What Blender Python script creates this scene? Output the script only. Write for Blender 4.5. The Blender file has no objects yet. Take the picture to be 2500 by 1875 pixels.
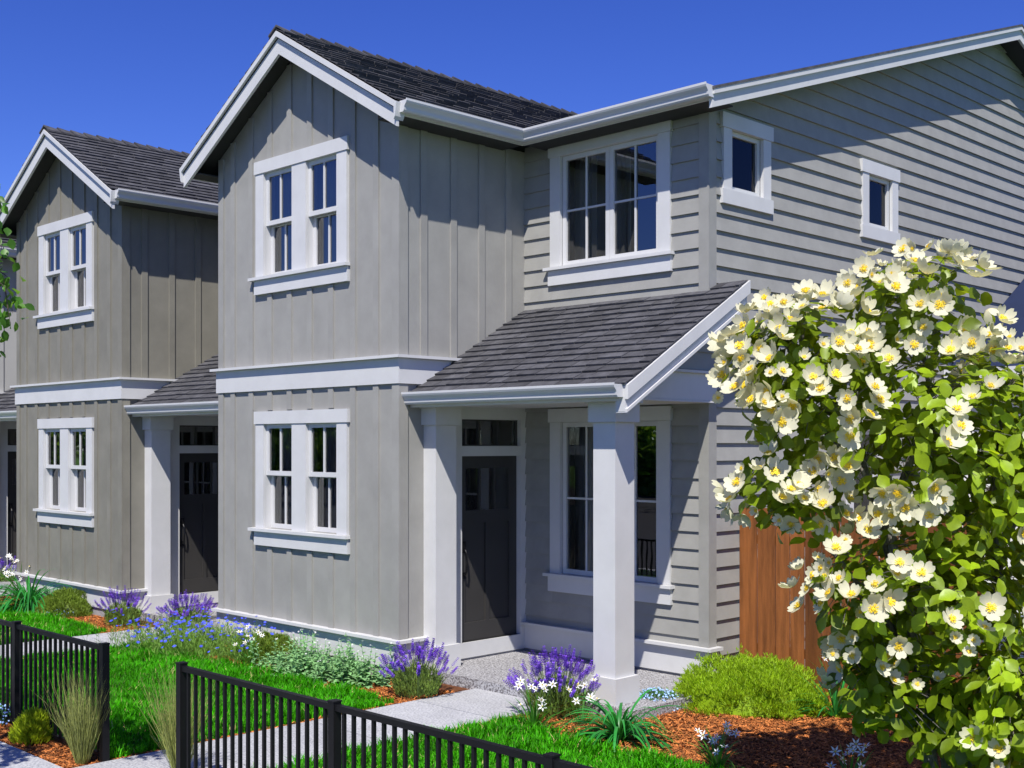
import bpy, math, random
import numpy as np
from mathutils import Vector, Matrix, Quaternion

rng = random.Random(7)
nrg = np.random.default_rng(11)
scene = bpy.context.scene
COL = scene.collection

# ------------------------------------------------------------------ camera
EYE = Vector((9.64, -8.02, 2.46))
FPX, HOR = 2942.0, 1084.4
cam = bpy.data.cameras.new('camera')
cam.lens = FPX / 2500 * 36
cam.sensor_width = 36
cam.shift_y = (HOR - 937.5) / 2500
cam.clip_end = 2000
camo = bpy.data.objects.new('camera', cam)
camo.location = EYE
camo.rotation_euler = (math.radians(90), 0, math.radians(44.89))
COL.objects.link(camo)
scene.camera = camo

# ------------------------------------------------------------------ sky, sun, exposure
SUN = Vector((0.35, -0.45, 0.765)).normalized()
world = bpy.data.worlds.new('World')
scene.world = world
world.use_nodes = True
wt = world.node_tree
bg = wt.nodes['Background']
sky = wt.nodes.new('ShaderNodeTexSky')
sky.sky_type = 'NISHITA'
sky.sun_disc = False
sky.sun_elevation = math.asin(SUN.z)
sky.sun_rotation = math.atan2(SUN.x, SUN.y)
sky.air_density = 0.75
sky.dust_density = 0.0
sky.ozone_density = 6.0
hs = wt.nodes.new('ShaderNodeHueSaturation')
hs.inputs['Saturation'].default_value = 1.22
hs.inputs['Value'].default_value = 1.27
hs.inputs['Hue'].default_value = 0.527
wt.links.new(sky.outputs[0], hs.inputs['Color'])
wt.links.new(hs.outputs[0], bg.inputs['Color'])
bg.inputs['Strength'].default_value = 0.094

sl = bpy.data.lights.new('sun', 'SUN')
sl.energy = 5.0
sl.angle = math.radians(0.5)
sl.color = (1.0, 0.955, 0.88)
so = bpy.data.objects.new('sun', sl)
so.rotation_euler = SUN.to_track_quat('Z', 'Y').to_euler()
so.location = (20, -25, 40)
COL.objects.link(so)

vs = scene.view_settings
vs.view_transform = 'Standard'
vs.look = 'None'
vs.exposure = 0.38
vs.gamma = 1.0
vs.use_curve_mapping = False

# ------------------------------------------------------------------ helpers
FW = Vector((-math.cos(math.radians(45.11)), math.sin(math.radians(45.11)), 0))
RT = Vector((math.sin(math.radians(45.11)), math.cos(math.radians(45.11)), 0))


def pix(p):
    """where a world point falls in the 2500x1875 photograph, and its depth (used to find which repeats show largest)"""
    d = Vector(p) - EYE
    t = d.dot(FW)
    if t < .1:
        return (-9999, -9999, t)
    return (1250 + FPX * d.dot(RT) / t, HOR - FPX * d.z / t, t)


def gp(u, v, z=0.0):
    """point on the ground measured from the photograph"""
    t = (EYE.z - z) * FPX / (v - HOR)
    p = EYE + FW * t + RT * (t * (u - 1250) / FPX)
    return Vector((p.x, p.y, z))


def at(u, v, t):
    return EYE + FW * t + RT * (t * (u - 1250) / FPX) + Vector((0, 0, t * (HOR - v) / FPX))


def tag(o, label=None, cat=None, group=None, kind=None):
    if label: o['label'] = label
    if cat: o['category'] = cat
    if group: o['group'] = group
    if kind: o['kind'] = kind
    return o


def empty(name, loc=(0, 0, 0), parent=None):
    o = bpy.data.objects.new(name, None)
    o.empty_display_size = .2
    COL.objects.link(o)
    o.location = loc
    if parent: o.parent = parent
    return o


def link(name, me, mat, parent=None):
    o = bpy.data.objects.new(name, me)
    COL.objects.link(o)
    if mat is not None and not me.materials:
        me.materials.append(mat)
    if parent is not None:
        o.parent = parent
    return o


def put(name, me, parent, mw, mat=None):
    o = link(name, me, mat, parent)
    o.matrix_local = mw
    return o


class MB:
    """mesh builder in wall coordinates: a along, b up, n outward"""
    def __init__(s, f=None):
        s.v = []; s.f = []; s.map = f or (lambda a, b, n: (a, b, n))

    def poly(s, pts):
        i = len(s.v)
        s.v += [tuple(p) for p in pts]
        s.f.append(tuple(range(i, i + len(pts))))

    def box(s, a0, a1, b0, b1, n0, n1):
        m = s.map
        i = len(s.v)
        s.v += [m(a, b, n) for n in (n0, n1) for b in (b0, b1) for a in (a0, a1)]
        for q in ((0, 2, 3, 1), (4, 5, 7, 6), (0, 1, 5, 4), (2, 6, 7, 3), (0, 4, 6, 2), (1, 3, 7, 5)):
            s.f.append(tuple(i + k for k in q))

    def wpoly(s, pts):
        s.poly([s.map(*p) for p in pts])

    def prism(s, pts, off):
        off = Vector(off)
        n = len(pts)
        i = len(s.v)
        s.v += [tuple(p) for p in pts] + [tuple(Vector(p) + off) for p in pts]
        s.f.append(tuple(range(i, i + n)))
        s.f.append(tuple(range(i + 2 * n - 1, i + n - 1, -1)))
        for k in range(n):
            k2 = (k + 1) % n
            s.f.append((i + k, i + k2, i + n + k2, i + n + k))

    def tube(s, pts, rad, n=6):
        pts = [Vector(p) for p in pts]
        rings = []
        for k, p in enumerate(pts):
            d = (pts[min(k + 1, len(pts) - 1)] - pts[max(k - 1, 0)])
            if d.length < 1e-6: d = Vector((0, 0, 1))
            d.normalize()
            a = d.orthogonal().normalized()
            if rings:
                a = (pa - d * pa.dot(d)).normalized()
            pa = a
            b = d.cross(a)
            i = len(s.v)
            for j in range(n):
                w = 2 * math.pi * j / n
                s.v.append(tuple(p + (a * math.cos(w) + b * math.sin(w)) * rad[k]))
            rings.append(i)
        for k in range(len(rings) - 1):
            for j in range(n):
                j2 = (j + 1) % n
                s.f.append((rings[k] + j, rings[k] + j2, rings[k + 1] + j2, rings[k + 1] + j))
        s.f.append(tuple(rings[0] + j for j in range(n))[::-1])
        s.f.append(tuple(rings[-1] + j for j in range(n)))

    def ribbon(s, pts, wid, side):
        i = len(s.v)
        pts = [Vector(p) for p in pts]
        side = Vector(side)
        for p, w in zip(pts, wid):
            s.v.append(tuple(p - side * w)); s.v.append(tuple(p + side * w))
        for k in range(len(pts) - 1):
            a = i + 2 * k
            s.f.append((a, a + 1, a + 3, a + 2))

    def mesh(s, name, smooth=False):
        me = bpy.data.meshes.new(name)
        me.from_pydata(s.v, [], s.f)
        if smooth:
            me.polygons.foreach_set('use_smooth', [True] * len(me.polygons))
        me.update()
        return me

    def build(s, name, mat, parent=None, smooth=False, kind=None):
        o = link(name, s.mesh(name, smooth), mat, parent)
        if kind: o['kind'] = kind
        return o


def np_mesh(name, V, T, smooth=False):
    me = bpy.data.meshes.new(name)
    V = np.ascontiguousarray(V, dtype=np.float32).reshape(-1, 3)
    T = np.ascontiguousarray(T, dtype=np.int32).reshape(-1, 3)
    me.vertices.add(len(V)); me.vertices.foreach_set('co', V.ravel())
    me.loops.add(len(T) * 3); me.loops.foreach_set('vertex_index', T.ravel())
    me.polygons.add(len(T))
    me.polygons.foreach_set('loop_start', np.arange(0, len(T) * 3, 3, dtype=np.int32))
    if smooth:
        me.polygons.foreach_set('use_smooth', np.ones(len(T), dtype=bool))
    me.update(calc_edges=True)
    me.validate()
    return me


def pieces(tmplV, tmplT, mats):
    """many transformed copies of a small template in one vertex array; mats (N,3,4)"""
    V = np.einsum('nij,kj->nki', mats[:, :, :3], tmplV) + mats[:, None, :, 3]
    k = len(tmplV)
    T = tmplT[None] + (np.arange(len(mats)) * k)[:, None, None]
    return V.reshape(-1, 3), T.reshape(-1, 3)


def basis(x, y, z, loc):
    return Matrix(((x[0], y[0], z[0], loc[0]), (x[1], y[1], z[1], loc[1]), (x[2], y[2], z[2], loc[2]), (0, 0, 0, 1)))


def clip(poly, fn):
    """keep the part of a 2D polygon where fn(p) >= 0 (fn affine)"""
    out = []
    for i in range(len(poly)):
        p, q = poly[i], poly[(i + 1) % len(poly)]
        fp, fq = fn(p), fn(q)
        if fp >= 0: out.append(p)
        if (fp >= 0) != (fq >= 0):
            k = fp / (fp - fq)
            out.append((p[0] + (q[0] - p[0]) * k, p[1] + (q[1] - p[1]) * k))
    return out


def cells(a0, a1, b0, b1, holes):
    """rectangle minus rectangular holes, as rectangles"""
    rects = [(a0, a1, b0, b1)]
    for h in holes:
        nxt = []
        for r in rects:
            x0, x1, y0, y1 = max(r[0], h[0]), min(r[1], h[1]), max(r[2], h[2]), min(r[3], h[3])
            if x0 >= x1 - 1e-6 or y0 >= y1 - 1e-6:
                nxt.append(r); continue
            if r[0] < x0 - 1e-6: nxt.append((r[0], x0, r[2], r[3]))
            if x1 < r[1] - 1e-6: nxt.append((x1, r[1], r[2], r[3]))
            if r[2] < y0 - 1e-6: nxt.append((x0, x1, r[2], y0))
            if y1 < r[3] - 1e-6: nxt.append((x0, x1, y1, r[3]))
        rects = nxt
    return rects


# ------------------------------------------------------------------ materials
MATS = {}


def mat(name, col, rough=.6, var=.10, scale=5., bump=0., bscale=60., rnd=0., island=0., spec=.35, stretch=(1, 1, 1),
        trans=0., tcol=None, fine=0., fscale=180., fcol=None, bdist=.01, metal=0.):
    m = bpy.data.materials.new(name)
    MATS[name] = m
    m.use_nodes = True
    nt = m.node_tree
    N, L = nt.nodes, nt.links
    pb = N['Principled BSDF']
    out = N['Material Output']
    tc = N.new('ShaderNodeTexCoord')
    oi = N.new('ShaderNodeObjectInfo')
    add = N.new('ShaderNodeVectorMath'); add.operation = 'MULTIPLY_ADD'
    comb = N.new('ShaderNodeCombineXYZ')
    mul = N.new('ShaderNodeMath'); mul.operation = 'MULTIPLY'; mul.inputs[1].default_value = 57.0
    L.new(oi.outputs['Random'], mul.inputs[0])
    for k in range(3): L.new(mul.outputs[0], comb.inputs[k])
    add.inputs[1].default_value = stretch
    L.new(tc.outputs['Object'], add.inputs[0]); L.new(comb.outputs[0], add.inputs[2])
    vec = add.outputs[0]
    nz = N.new('ShaderNodeTexNoise')
    nz.inputs['Scale'].default_value = scale
    nz.inputs['Detail'].default_value = 6
    nz.inputs['Roughness'].default_value = .62
    L.new(vec, nz.inputs['Vector'])
    ramp = N.new('ShaderNodeMapRange')
    ramp.inputs['From Min'].default_value = .3; ramp.inputs['From Max'].default_value = .7
    ramp.inputs['To Min'].default_value = 1 - var; ramp.inputs['To Max'].default_value = 1 + var
    L.new(nz.outputs['Fac'], ramp.inputs['Value'])
    val = ramp.outputs[0]

    def times(val, src, amt):
        r = N.new('ShaderNodeMapRange')
        r.inputs['To Min'].default_value = 1 - amt; r.inputs['To Max'].default_value = 1 + amt
        L.new(src, r.inputs['Value'])
        mm = N.new('ShaderNodeMath'); mm.operation = 'MULTIPLY'
        L.new(val, mm.inputs[0]); L.new(r.outputs[0], mm.inputs[1])
        return mm.outputs[0]
    if rnd: val = times(val, oi.outputs['Random'], rnd)
    if island:
        g = N.new('ShaderNodeNewGeometry')
        val = times(val, g.outputs['Random Per Island'], island)
    base = N.new('ShaderNodeRGB'); base.outputs[0].default_value = (*col, 1)
    csock = base.outputs[0]
    if fcol is not None:
        n3 = N.new('ShaderNodeTexNoise'); n3.inputs['Scale'].default_value = fscale; n3.inputs['Detail'].default_value = 3
        L.new(vec, n3.inputs['Vector'])
        r3 = N.new('ShaderNodeMapRange'); r3.inputs['From Min'].default_value = .42; r3.inputs['From Max'].default_value = .62
        r3.inputs['To Max'].default_value = fine
        L.new(n3.outputs['Fac'], r3.inputs['Value'])
        mx3 = N.new('ShaderNodeMix'); mx3.data_type = 'RGBA'
        L.new(r3.outputs[0], mx3.inputs['Factor']); L.new(csock, mx3.inputs[6]); mx3.inputs[7].default_value = (*fcol, 1)
        csock = mx3.outputs[2]
    sc = N.new('ShaderNodeVectorMath'); sc.operation = 'SCALE'
    L.new(csock, sc.inputs[0]); L.new(val, sc.inputs['Scale'])
    L.new(sc.outputs[0], pb.inputs['Base Color'])
    pb.inputs['Roughness'].default_value = rough
    pb.inputs['Metallic'].default_value = metal
    pb.inputs['Specular IOR Level'].default_value = spec
    if bump:
        n2 = N.new('ShaderNodeTexNoise'); n2.inputs['Scale'].default_value = bscale; n2.inputs['Detail'].default_value = 5
        L.new(vec, n2.inputs['Vector'])
        bn = N.new('ShaderNodeBump'); bn.inputs['Strength'].default_value = bump; bn.inputs['Distance'].default_value = bdist
        L.new(n2.outputs['Fac'], bn.inputs['Height']); L.new(bn.outputs[0], pb.inputs['Normal'])
    if trans:
        tr = N.new('ShaderNodeBsdfTranslucent')
        s2 = N.new('ShaderNodeVectorMath'); s2.operation = 'SCALE'
        s2.inputs[0].default_value = tcol or col
        L.new(val, s2.inputs['Scale']); L.new(s2.outputs[0], tr.inputs['Color'])
        mx = N.new('ShaderNodeMixShader'); mx.inputs[0].default_value = trans
        L.new(pb.outputs[0], mx.inputs[1]); L.new(tr.outputs[0], mx.inputs[2])
        L.new(mx.outputs[0], out.inputs['Surface'])
    return m


def glass_mat(name, tint, ior):
    m = bpy.data.materials.new(name)
    m.use_nodes = True
    N, L = m.node_tree.nodes, m.node_tree.links
    N.remove(N['Principled BSDF'])
    gl = N.new('ShaderNodeBsdfGlossy'); gl.inputs['Roughness'].default_value = .012
    tcn = N.new('ShaderNodeTexCoord')
    nz = N.new('ShaderNodeTexNoise'); nz.inputs['Scale'].default_value = 1.6
    L.new(tcn.outputs['Object'], nz.inputs['Vector'])
    bn = N.new('ShaderNodeBump'); bn.inputs['Strength'].default_value = .05; bn.inputs['Distance'].default_value = .02
    L.new(nz.outputs['Fac'], bn.inputs['Height']); L.new(bn.outputs[0], gl.inputs['Normal'])
    tr = N.new('ShaderNodeBsdfTransparent'); tr.inputs['Color'].default_value = (*tint, 1)
    fr = N.new('ShaderNodeFresnel'); fr.inputs['IOR'].default_value = ior
    mx = N.new('ShaderNodeMixShader')
    L.new(fr.outputs[0], mx.inputs[0]); L.new(tr.outputs[0], mx.inputs[1]); L.new(gl.outputs[0], mx.inputs[2])
    L.new(mx.outputs[0], N['Material Output'].inputs['Surface'])
    return m


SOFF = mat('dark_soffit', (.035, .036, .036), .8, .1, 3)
WHITE = mat('white_paint', (.56, .562, .565), .5, .05, 3, .04, 90)
GUTTER = mat('gutter_metal', (.57, .575, .585), .32, .03, 2, spec=.5)
GREY = mat('grey_siding', (.290, .287, .268), .62, .09, 4, .07, 120, rnd=.025)
GREYB = mat('grey_panel', (.292, .287, .268), .62, .10, 2.2, .08, 120, rnd=.02)
TAUPE = mat('taupe_panel', (.205, .196, .164), .62, .12, 2.2, .08, 120, rnd=.03)
PALE = mat('pale_panel', (.40, .40, .39), .6, .04, 2.5, .06, 120)
SHING = mat('asphalt_shingle', (.066, .066, .073), .85, .36, 9, .5, 160, rnd=.24, island=.20, spec=.2, bdist=.004)
DOORM = mat('door_paint', (.040, .038, .036), .38, .06, 3, .03, 100, spec=.5)
BLACK = mat('black_metal', (.006, .006, .007), .5, .15, 8, .10, 200, spec=.22)
HANDLE = mat('handle_metal', (.02, .02, .022), .3, .05, 8, metal=.6)
GLASS = glass_mat('window_glass', (.80, .84, .88), 2.6)
GLASS2 = glass_mat('side_glass', (.75, .78, .82), 1.42)
INTER = mat('room_dark', (.02, .021, .024), .9, .1, 1)
CURT = mat('curtain', (.55, .53, .50), .9, .08, 4, trans=.25)
CONC = mat('concrete', (.45, .455, .47), .85, .10, 2.2, .40, 120, rnd=.05, fine=.75, fscale=52, fcol=(.22, .225, .25), bdist=.006)
FOUND = mat('foundation_concrete', (.30, .30, .31), .9, .10, 6, .2, 80)
AGGR = mat('exposed_aggregate', (.42, .42, .435), .8, .10, 8, .9, 60, fine=.9, fscale=58, fcol=(.075, .065, .07), bdist=.01)
MULCHG = mat('mulch_ground', (.13, .045, .014), .95, .40, 24, .9, 60, bdist=.02)
CHIP = mat('mulch_chip', (.40, .135, .034), .9, .25, 20, island=.75)
SOILG = mat('lawn_soil', (.018, .05, .006), .95, .35, 9, .6, 40)
GROUND = mat('ground_grass', (.12, .26, .035), .95, .30, .6, .4, 20)
GRASS = mat('grass_blade', (.052, .30, .004), .5, .25, 1.6, island=.70, trans=.36, tcol=(.12, .60, .004), spec=.12)
DRY = mat('dry_grass', (.42, .33, .14), .7, .2, 8, island=.3)
WOOD = mat('stained_cedar', (.20, .070, .019), .55, .42, 2.6, .3, 30, rnd=.30, stretch=(7, 7, .55), spec=.3)
NAVY = mat('navy_roof', (.008, .017, .055), .75, .15, 3, .1, 60)
SCREEN = mat('white_vinyl', (.82, .82, .81), .45, .02, 2)
ASPH = mat('asphalt', (.05, .05, .052), .9, .15, 4, .4, 90)
BARK = mat('shrub_bark', (.20, .185, .165), .85, .45, 9, .8, 26, stretch=(5, 5, 1), bdist=.03)
TBARK = mat('tree_bark', (.10, .075, .06), .9, .35, 9, .7, 30, stretch=(4, 4, 1), bdist=.03)
ROSEL = mat('shrub_leaf', (.235, .345, .012), .40, .25, 7, rnd=.35, island=.38, trans=.36, tcol=(.66, .80, .02), spec=.4)
PETAL = mat('white_petal', (.72, .70, .53), .55, .06, 20, rnd=.06, trans=.34, tcol=(.80, .75, .38))
STAM = mat('stamen_yellow', (.92, .70, .04), .6, .30, 160, rnd=.15)
BIRCH = mat('tree_leaf', (.060, .165, .022), .42, .2, 8, rnd=.3, island=.35, trans=.36, tcol=(.24, .46, .03))
FARLEAF = mat('far_leaf', (.10, .20, .025), .5, .3, 1, island=.4, trans=.5, tcol=(.30, .52, .04))
LAVL = mat('lavender_leaf', (.15, .235, .035), .6, .2, 12, island=.35, trans=.25, tcol=(.22, .30, .05))
LAVF = mat('lavender_flower', (.155, .055, .50), .6, .25, 60, rnd=.30)
CORNL = mat('cornflower_leaf', (.15, .29, .04), .6, .2, 12, island=.35, trans=.3, tcol=(.24, .40, .05))
CORNF = mat('cornflower_blue', (.052, .075, .62), .55, .2, 60, rnd=.35)
STARL = mat('star_leaf', (.055, .20, .022), .45, .2, 12, island=.3, trans=.3, tcol=(.14, .40, .03))
STARF = mat('star_petal', (.84, .85, .84), .55, .04, 20, trans=.15, tcol=(.8, .8, .7))
EARL = mat('woolly_leaf', (.24, .46, .19), .6, .22, 30, island=.28, trans=.22, tcol=(.30, .50, .16))
AGAL = mat('strap_leaf', (.030, .25, .042), .36, .2, 8, rnd=.35, trans=.25, tcol=(.06, .36, .04))
LIME = mat('lime_conifer', (.25, .40, .008), .6, .2, 9, island=.35, trans=.30, tcol=(.50, .70, .012))
OLIVE = mat('olive_shrub', (.14, .215, .018), .6, .2, 9, island=.32, trans=.22, tcol=(.14, .22, .012))
FMN = mat('pale_blue_flower', (.30, .46, .80), .55, .1, 40, island=.25)
FMNL = mat('forget_leaf', (.06, .15, .05), .6, .2, 12, island=.3, trans=.2, tcol=(.1, .3, .06))
FEAT = mat('feather_grass', (.26, .29, .085), .6, .15, 5, island=.50, trans=.3, tcol=(.42, .44, .10))
YELS = mat('yellow_heath', (.36, .46, .012), .6, .2, 14, island=.35, trans=.25, tcol=(.48, .58, .02))
STEM = mat('green_stem', (.10, .17, .05), .6, .15, 12)
TIP = mat('flower_eye', (.75, .60, .08), .6, .1, 30)
FARW = mat('far_white', (.7, .7, .68), .6, .05, 2)

# ================================================================== THE SETTING
def sheet(name, x0, x1, y0, y1, z, m, parent=None):
    b = MB(); b.poly([(x0, y0, z), (x1, y0, z), (x1, y1, z), (x0, y1, z)])
    return b.build(name, m, parent)


tag(sheet('ground', -400, 400, -400, 400, -.06, GROUND), kind='structure')
tag(sheet('mulch_bed', -14, 12, -3.97, 12, -.004, MULCHG), kind='structure')
b = MB()
b.box(-60, 60, -40, -6.6, -.058, -.05)
tag(b.build('road', ASPH), kind='structure')
b = MB()
b.box(-60, 60, -6.6, -6.42, -.058, .05)
tag(b.build('kerb', CONC), kind='structure')

PITCH = 5.97
PX0, PX1 = .875, 1.985          # garden path, both edges
swk = empty('sidewalk'); swk['kind'] = 'structure'
for i in range(-8, 9):
    b = MB(); x = i * 1.5
    b.box(x + .004, x + 1.496, -5.6, -3.975, -.055, .022)
    b.build('concrete_slab', CONC, swk)
for hx in (0, -PITCH, -2 * PITCH):
    p = empty('garden_path'); p['kind'] = 'structure'
    for y0, y1 in ((-.523, .268), (-1.735, -.537), (-2.945, -1.749), (-3.965, -2.959)):
        b = MB(); b.box(PX0 + hx, PX1 + hx, y0, y1, -.055, .018)
        b.build('concrete_slab', CONC, p)

# ================================================================== TOWNHOUSES
SL = .578                      # pitch of the bay and porch roofs
RX, RZ = -1.715, 7.085         # bay ridge
EX = .34                       # eave line of bay roof, x
MS = .328                      # pitch of the main roof
MY0, MZ0 = 1.49, 5.885         # main eave fascia
MYR = 8.68                     # main ridge
LAP = .178
REC = 1.87                     # recessed wall
SIDEX = 2.55                   # side wall
front = lambda a, b, n: (a, -n, b)
sidew = lambda x: (lambda a, b, n: (x + n, a, b))
recw = lambda a, b, n: (a, REC - n, b)


def mesh_wall(name, fmap, rects, m, parent, reveal=(), depth=.12, extra=None):
    b = MB(fmap)
    for a0, a1, b0, b1 in rects:
        b.wpoly([(a0, b0, 0), (a1, b0, 0), (a1, b1, 0), (a0, b1, 0)])
    for a0, a1, b0, b1 in reveal:
        for q in (((a0, b0), (a1, b0)), ((a1, b0), (a1, b1)), ((a1, b1), (a0, b1)), ((a0, b1), (a0, b0))):
            b.wpoly([(q[0][0], q[0][1], 0), (q[1][0], q[1][1], 0), (q[1][0], q[1][1], -depth), (q[0][0], q[0][1], -depth)])
    for e in (extra or []): b.wpoly([(p[0], p[1], 0) for p in e])
    return b.build(name, m, parent)


def curtain_mesh(fmap, a0, a1, b0, b1, n, folds):
    b = MB(fmap)
    K = folds * 6
    for k in range(K):
        p, q = k / K, (k + 1) / K
        z = lambda t: n + .018 * math.sin(t * folds * 2 * math.pi) + .006 * math.sin(t * 17)
        A0, A1 = a0 + (a1 - a0) * p, a0 + (a1 - a0) * q
        b.wpoly([(A0, b0, z(p)), (A1, b0, z(q)), (A1, b1, z(q)), (A0, b1, z(p))])
    return b


def sash(W, fmap, a0, a1, b0, b1, n, stile, nv, nh, th=.034, gm=None):
    """sash frame, muntins and one pane for each light, glass at depth n"""
    b = MB(fmap)
    f0, f1 = n - th * .5, n + th * .5
    b.box(a0, a0 + stile, b0, b1, f0, f1); b.box(a1 - stile, a1, b0, b1, f0, f1)
    b.box(a0 + stile, a1 - stile, b0, b0 + stile, f0, f1); b.box(a0 + stile, a1 - stile, b1 - stile * .9, b1, f0, f1)
    b.build('sash', WHITE, W)
    ga0, ga1, gb0, gb1 = a0 + stile, a1 - stile, b0 + stile, b1 - stile * .9
    mw = .022
    ca = [ga0 + (ga1 - ga0) * i / nv for i in range(nv + 1)]
    cb = [gb0 + (gb1 - gb0) * i / nh for i in range(nh + 1)]
    for c in ca[1:-1]:
        b = MB(fmap); b.box(c - mw / 2, c + mw / 2, gb0, gb1, n - .012, n + .013); b.build('muntin', WHITE, W)
    for c in cb[1:-1]:
        b = MB(fmap); b.box(ga0, ga1, c - mw / 2, c + mw / 2, n - .011, n + .011); b.build('muntin', WHITE, W)
    for i in range(nv):
        for j in range(nh):
            b = MB(fmap)
            b.wpoly([(ca[i] - .004, cb[j] - .004, n - .002), (ca[i + 1] + .004, cb[j] - .004, n - .002),
                     (ca[i + 1] + .004, cb[j + 1] + .004, n - .002), (ca[i] - .004, cb[j + 1] + .004, n - .002)])
            b.build('pane', gm or GLASS, W)


def interior(W, fmap, a0, a1, b0, b1, depth=.9):  # near-black box added behind the glass; its colour stands for an unlit room
    b = MB(fmap)
    n0, n1 = -.135, -depth
    e = .12
    A0, A1, B0, B1 = a0 - e, a1 + e, b0 - e, b1 + e
    b.wpoly([(A0, B0, n1), (A1, B0, n1), (A1, B1, n1), (A0, B1, n1)])
    for q in (((A0, B0), (A1, B0)), ((A1, B0), (A1, B1)), ((A1, B1), (A0, B1)), ((A0, B1), (A0, B0))):
        b.wpoly([(q[0][0], q[0][1], n0), (q[1][0], q[1][1], n0), (q[1][0], q[1][1], n1), (q[0][0], q[0][1], n1)])
    b.build('dark_room_box', INTER, W)


def part_box(name, fmap, W, m, *bx):
    b = MB(fmap); b.box(*bx)
    return b.build(name, m, W)


def double_window(H, fmap, z0, z1, zm, detail=True):
    """two double-hung windows side by side in one casing on the bay front"""
    W = empty('window', parent=H)
    o1, o2 = (-2.445, -1.872), (-1.60, -1.025)
    part_box('head_casing', fmap, W, WHITE, -2.632, -.821, z1 + .003, z1 + .15, .001, .047)
    for a0, a1 in ((-2.612, o1[0]), (o2[1], -.845)):
        part_box('side_casing', fmap, W, WHITE, a0, a1, z0 + .001, z1 + .001, .001, .036)
    part_box('mullion', fmap, W, WHITE, o1[1], o2[0], z0 + .001, z1 + .001, .001, .036)
    part_box('sill', fmap, W, WHITE, -2.70, -.803, z0 - .036, z0 - .001, -.10, .088)
    part_box('apron', fmap, W, WHITE, -2.632, -.821, z0 - .202, z0 - .038, .001, .046)
    for a0, a1 in (o1, o2):
        b = MB(fmap)
        for A0, A1 in ((a0 - .02, a0), (a1, a1 + .02)): b.box(A0, A1, z0, z1, -.13, -.001)
        b.box(a0, a1, z1 - .001, z1 + .02, -.13, -.001)
        b.build('jamb', WHITE, W)
        sash(W, fmap, a0 + .001, a1 - .001, zm, z1 - .002, -.020, .053, 2, 1)
        sash(W, fmap, a0 + .001, a1 - .001, z0 + .003, zm + .035, -.088, .053, 2, 1)
        interior(W, fmap, a0, a1, z0, z1)
        curtain_mesh(fmap, a0 - .02, a0 + .24, z0 - .05, z1 + .05, -.20, 3).build('curtain', CURT, W)
        curtain_mesh(fmap, a1 - .10, a1 + .05, z0 - .05, z1 + .05, -.22, 2).build('curtain', CURT, W)
    return W


def casement_window(H, fmap, z0, z1):
    """pair of casements with four lights each in the recessed wall"""
    W = empty('window', parent=H)
    a0, a1 = .575, 1.945
    part_box('head_casing', fmap, W, WHITE, .406, 2.117, z1 + .003, z1 + .152, .001, .052)
    part_box('side_casing', fmap, W, WHITE, .425, a0, z0 + .001, z1 + .001, .001, .041)
    part_box('side_casing', fmap, W, WHITE, a1, 2.10, z0 + .001, z1 + .001, .001, .041)
    part_box('sill', fmap, W, WHITE, .358, 2.142, z0 - .034, z0 - .001, -.10, .088)
    part_box('apron', fmap, W, WHITE, .402, 2.117, z0 - .20, z0 - .036, .001, .05)
    b = MB(fmap)
    for A0, A1 in ((a0 - .02, a0), (a1, a1 + .02)): b.box(A0, A1, z0, z1, -.13, -.001)
    b.box(a0, a1, z1 - .001, z1 + .02, -.13, -.001)
    b.build('jamb', WHITE, W)
    m = (a0 + a1) / 2
    sash(W, fmap, a0 + .001, m - .002, z0 + .003, z1 - .002, -.03, .054, 2, 2, .05)
    sash(W, fmap, m + .002, a1 - .001, z0 + .003, z1 - .002, -.03, .054, 2, 2, .05)
    interior(W, fmap, a0, a1, z0, z1, 1.2)
    for A0, A1 in ((a0 - .02, a0 + .30), (m - .16, m + .10)):
        curtain_mesh(fmap, A0, A1, z0 - .05, z1 + .05, -.24, 4).build('curtain', CURT, W)
    return W


def fixed_window(H, fmap, c, z0=5.04, z1=5.655, half=.285):
    W = empty('window', parent=H)
    a0, a1 = c - half, c + half
    part_box('head_casing', fmap, W, WHITE, a0 - .175, a1 + .175, z1 + .003, z1 + .152, .001, .052)
    part_box('bottom_casing', fmap, W, WHITE, a0 - .175, a1 + .175, z0 - .15, z0 - .003, .001, .052)
    part_box('side_casing', fmap, W, WHITE, a0 - .145, a0, z0 - .001, z1 + .001, .001, .041)
    part_box('side_casing', fmap, W, WHITE, a1, a1 + .145, z0 - .001, z1 + .001, .001, .041)
    b = MB(fmap)
    for A0, A1 in ((a0 - .02, a0), (a1, a1 + .02)): b.box(A0, A1, z0, z1, -.13, -.001)
    b.box(a0, a1, z1 - .001, z1 + .02, -.13, -.001); b.box(a0, a1, z0 - .02, z0 + .001, -.13, -.001)
    b.build('jamb', WHITE, W)
    sash(W, fmap, a0 + .001, a1 - .001, z0 + .003, z1 - .002, -.03, .048, 1, 1, .05, GLASS2)
    interior(W, fmap, a0, a1, z0, z1, 1.0)
    return W


SHM = {}


def shingle_mesh(w, th):
    k = (round(w, 2), round(th, 3))
    if k not in SHM:
        b = MB()
        L = .175
        w0 = k[0] - .010
        b.v = [(0, 0, 0.001), (w0, 0, .001), (w0, L, .001), (0, L, .001), (0, 0, k[1]), (w0, 0, k[1]), (w0, L, .004), (0, L, .004)]
        b.f = [(0, 3, 2, 1), (4, 5, 6, 7), (0, 1, 5, 4), (1, 2, 6, 5), (2, 3, 7, 6), (3, 0, 4, 7)]
        me = b.mesh('shingle'); me.materials.append(SHING)
        SHM[k] = me
    return SHM[k]


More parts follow.
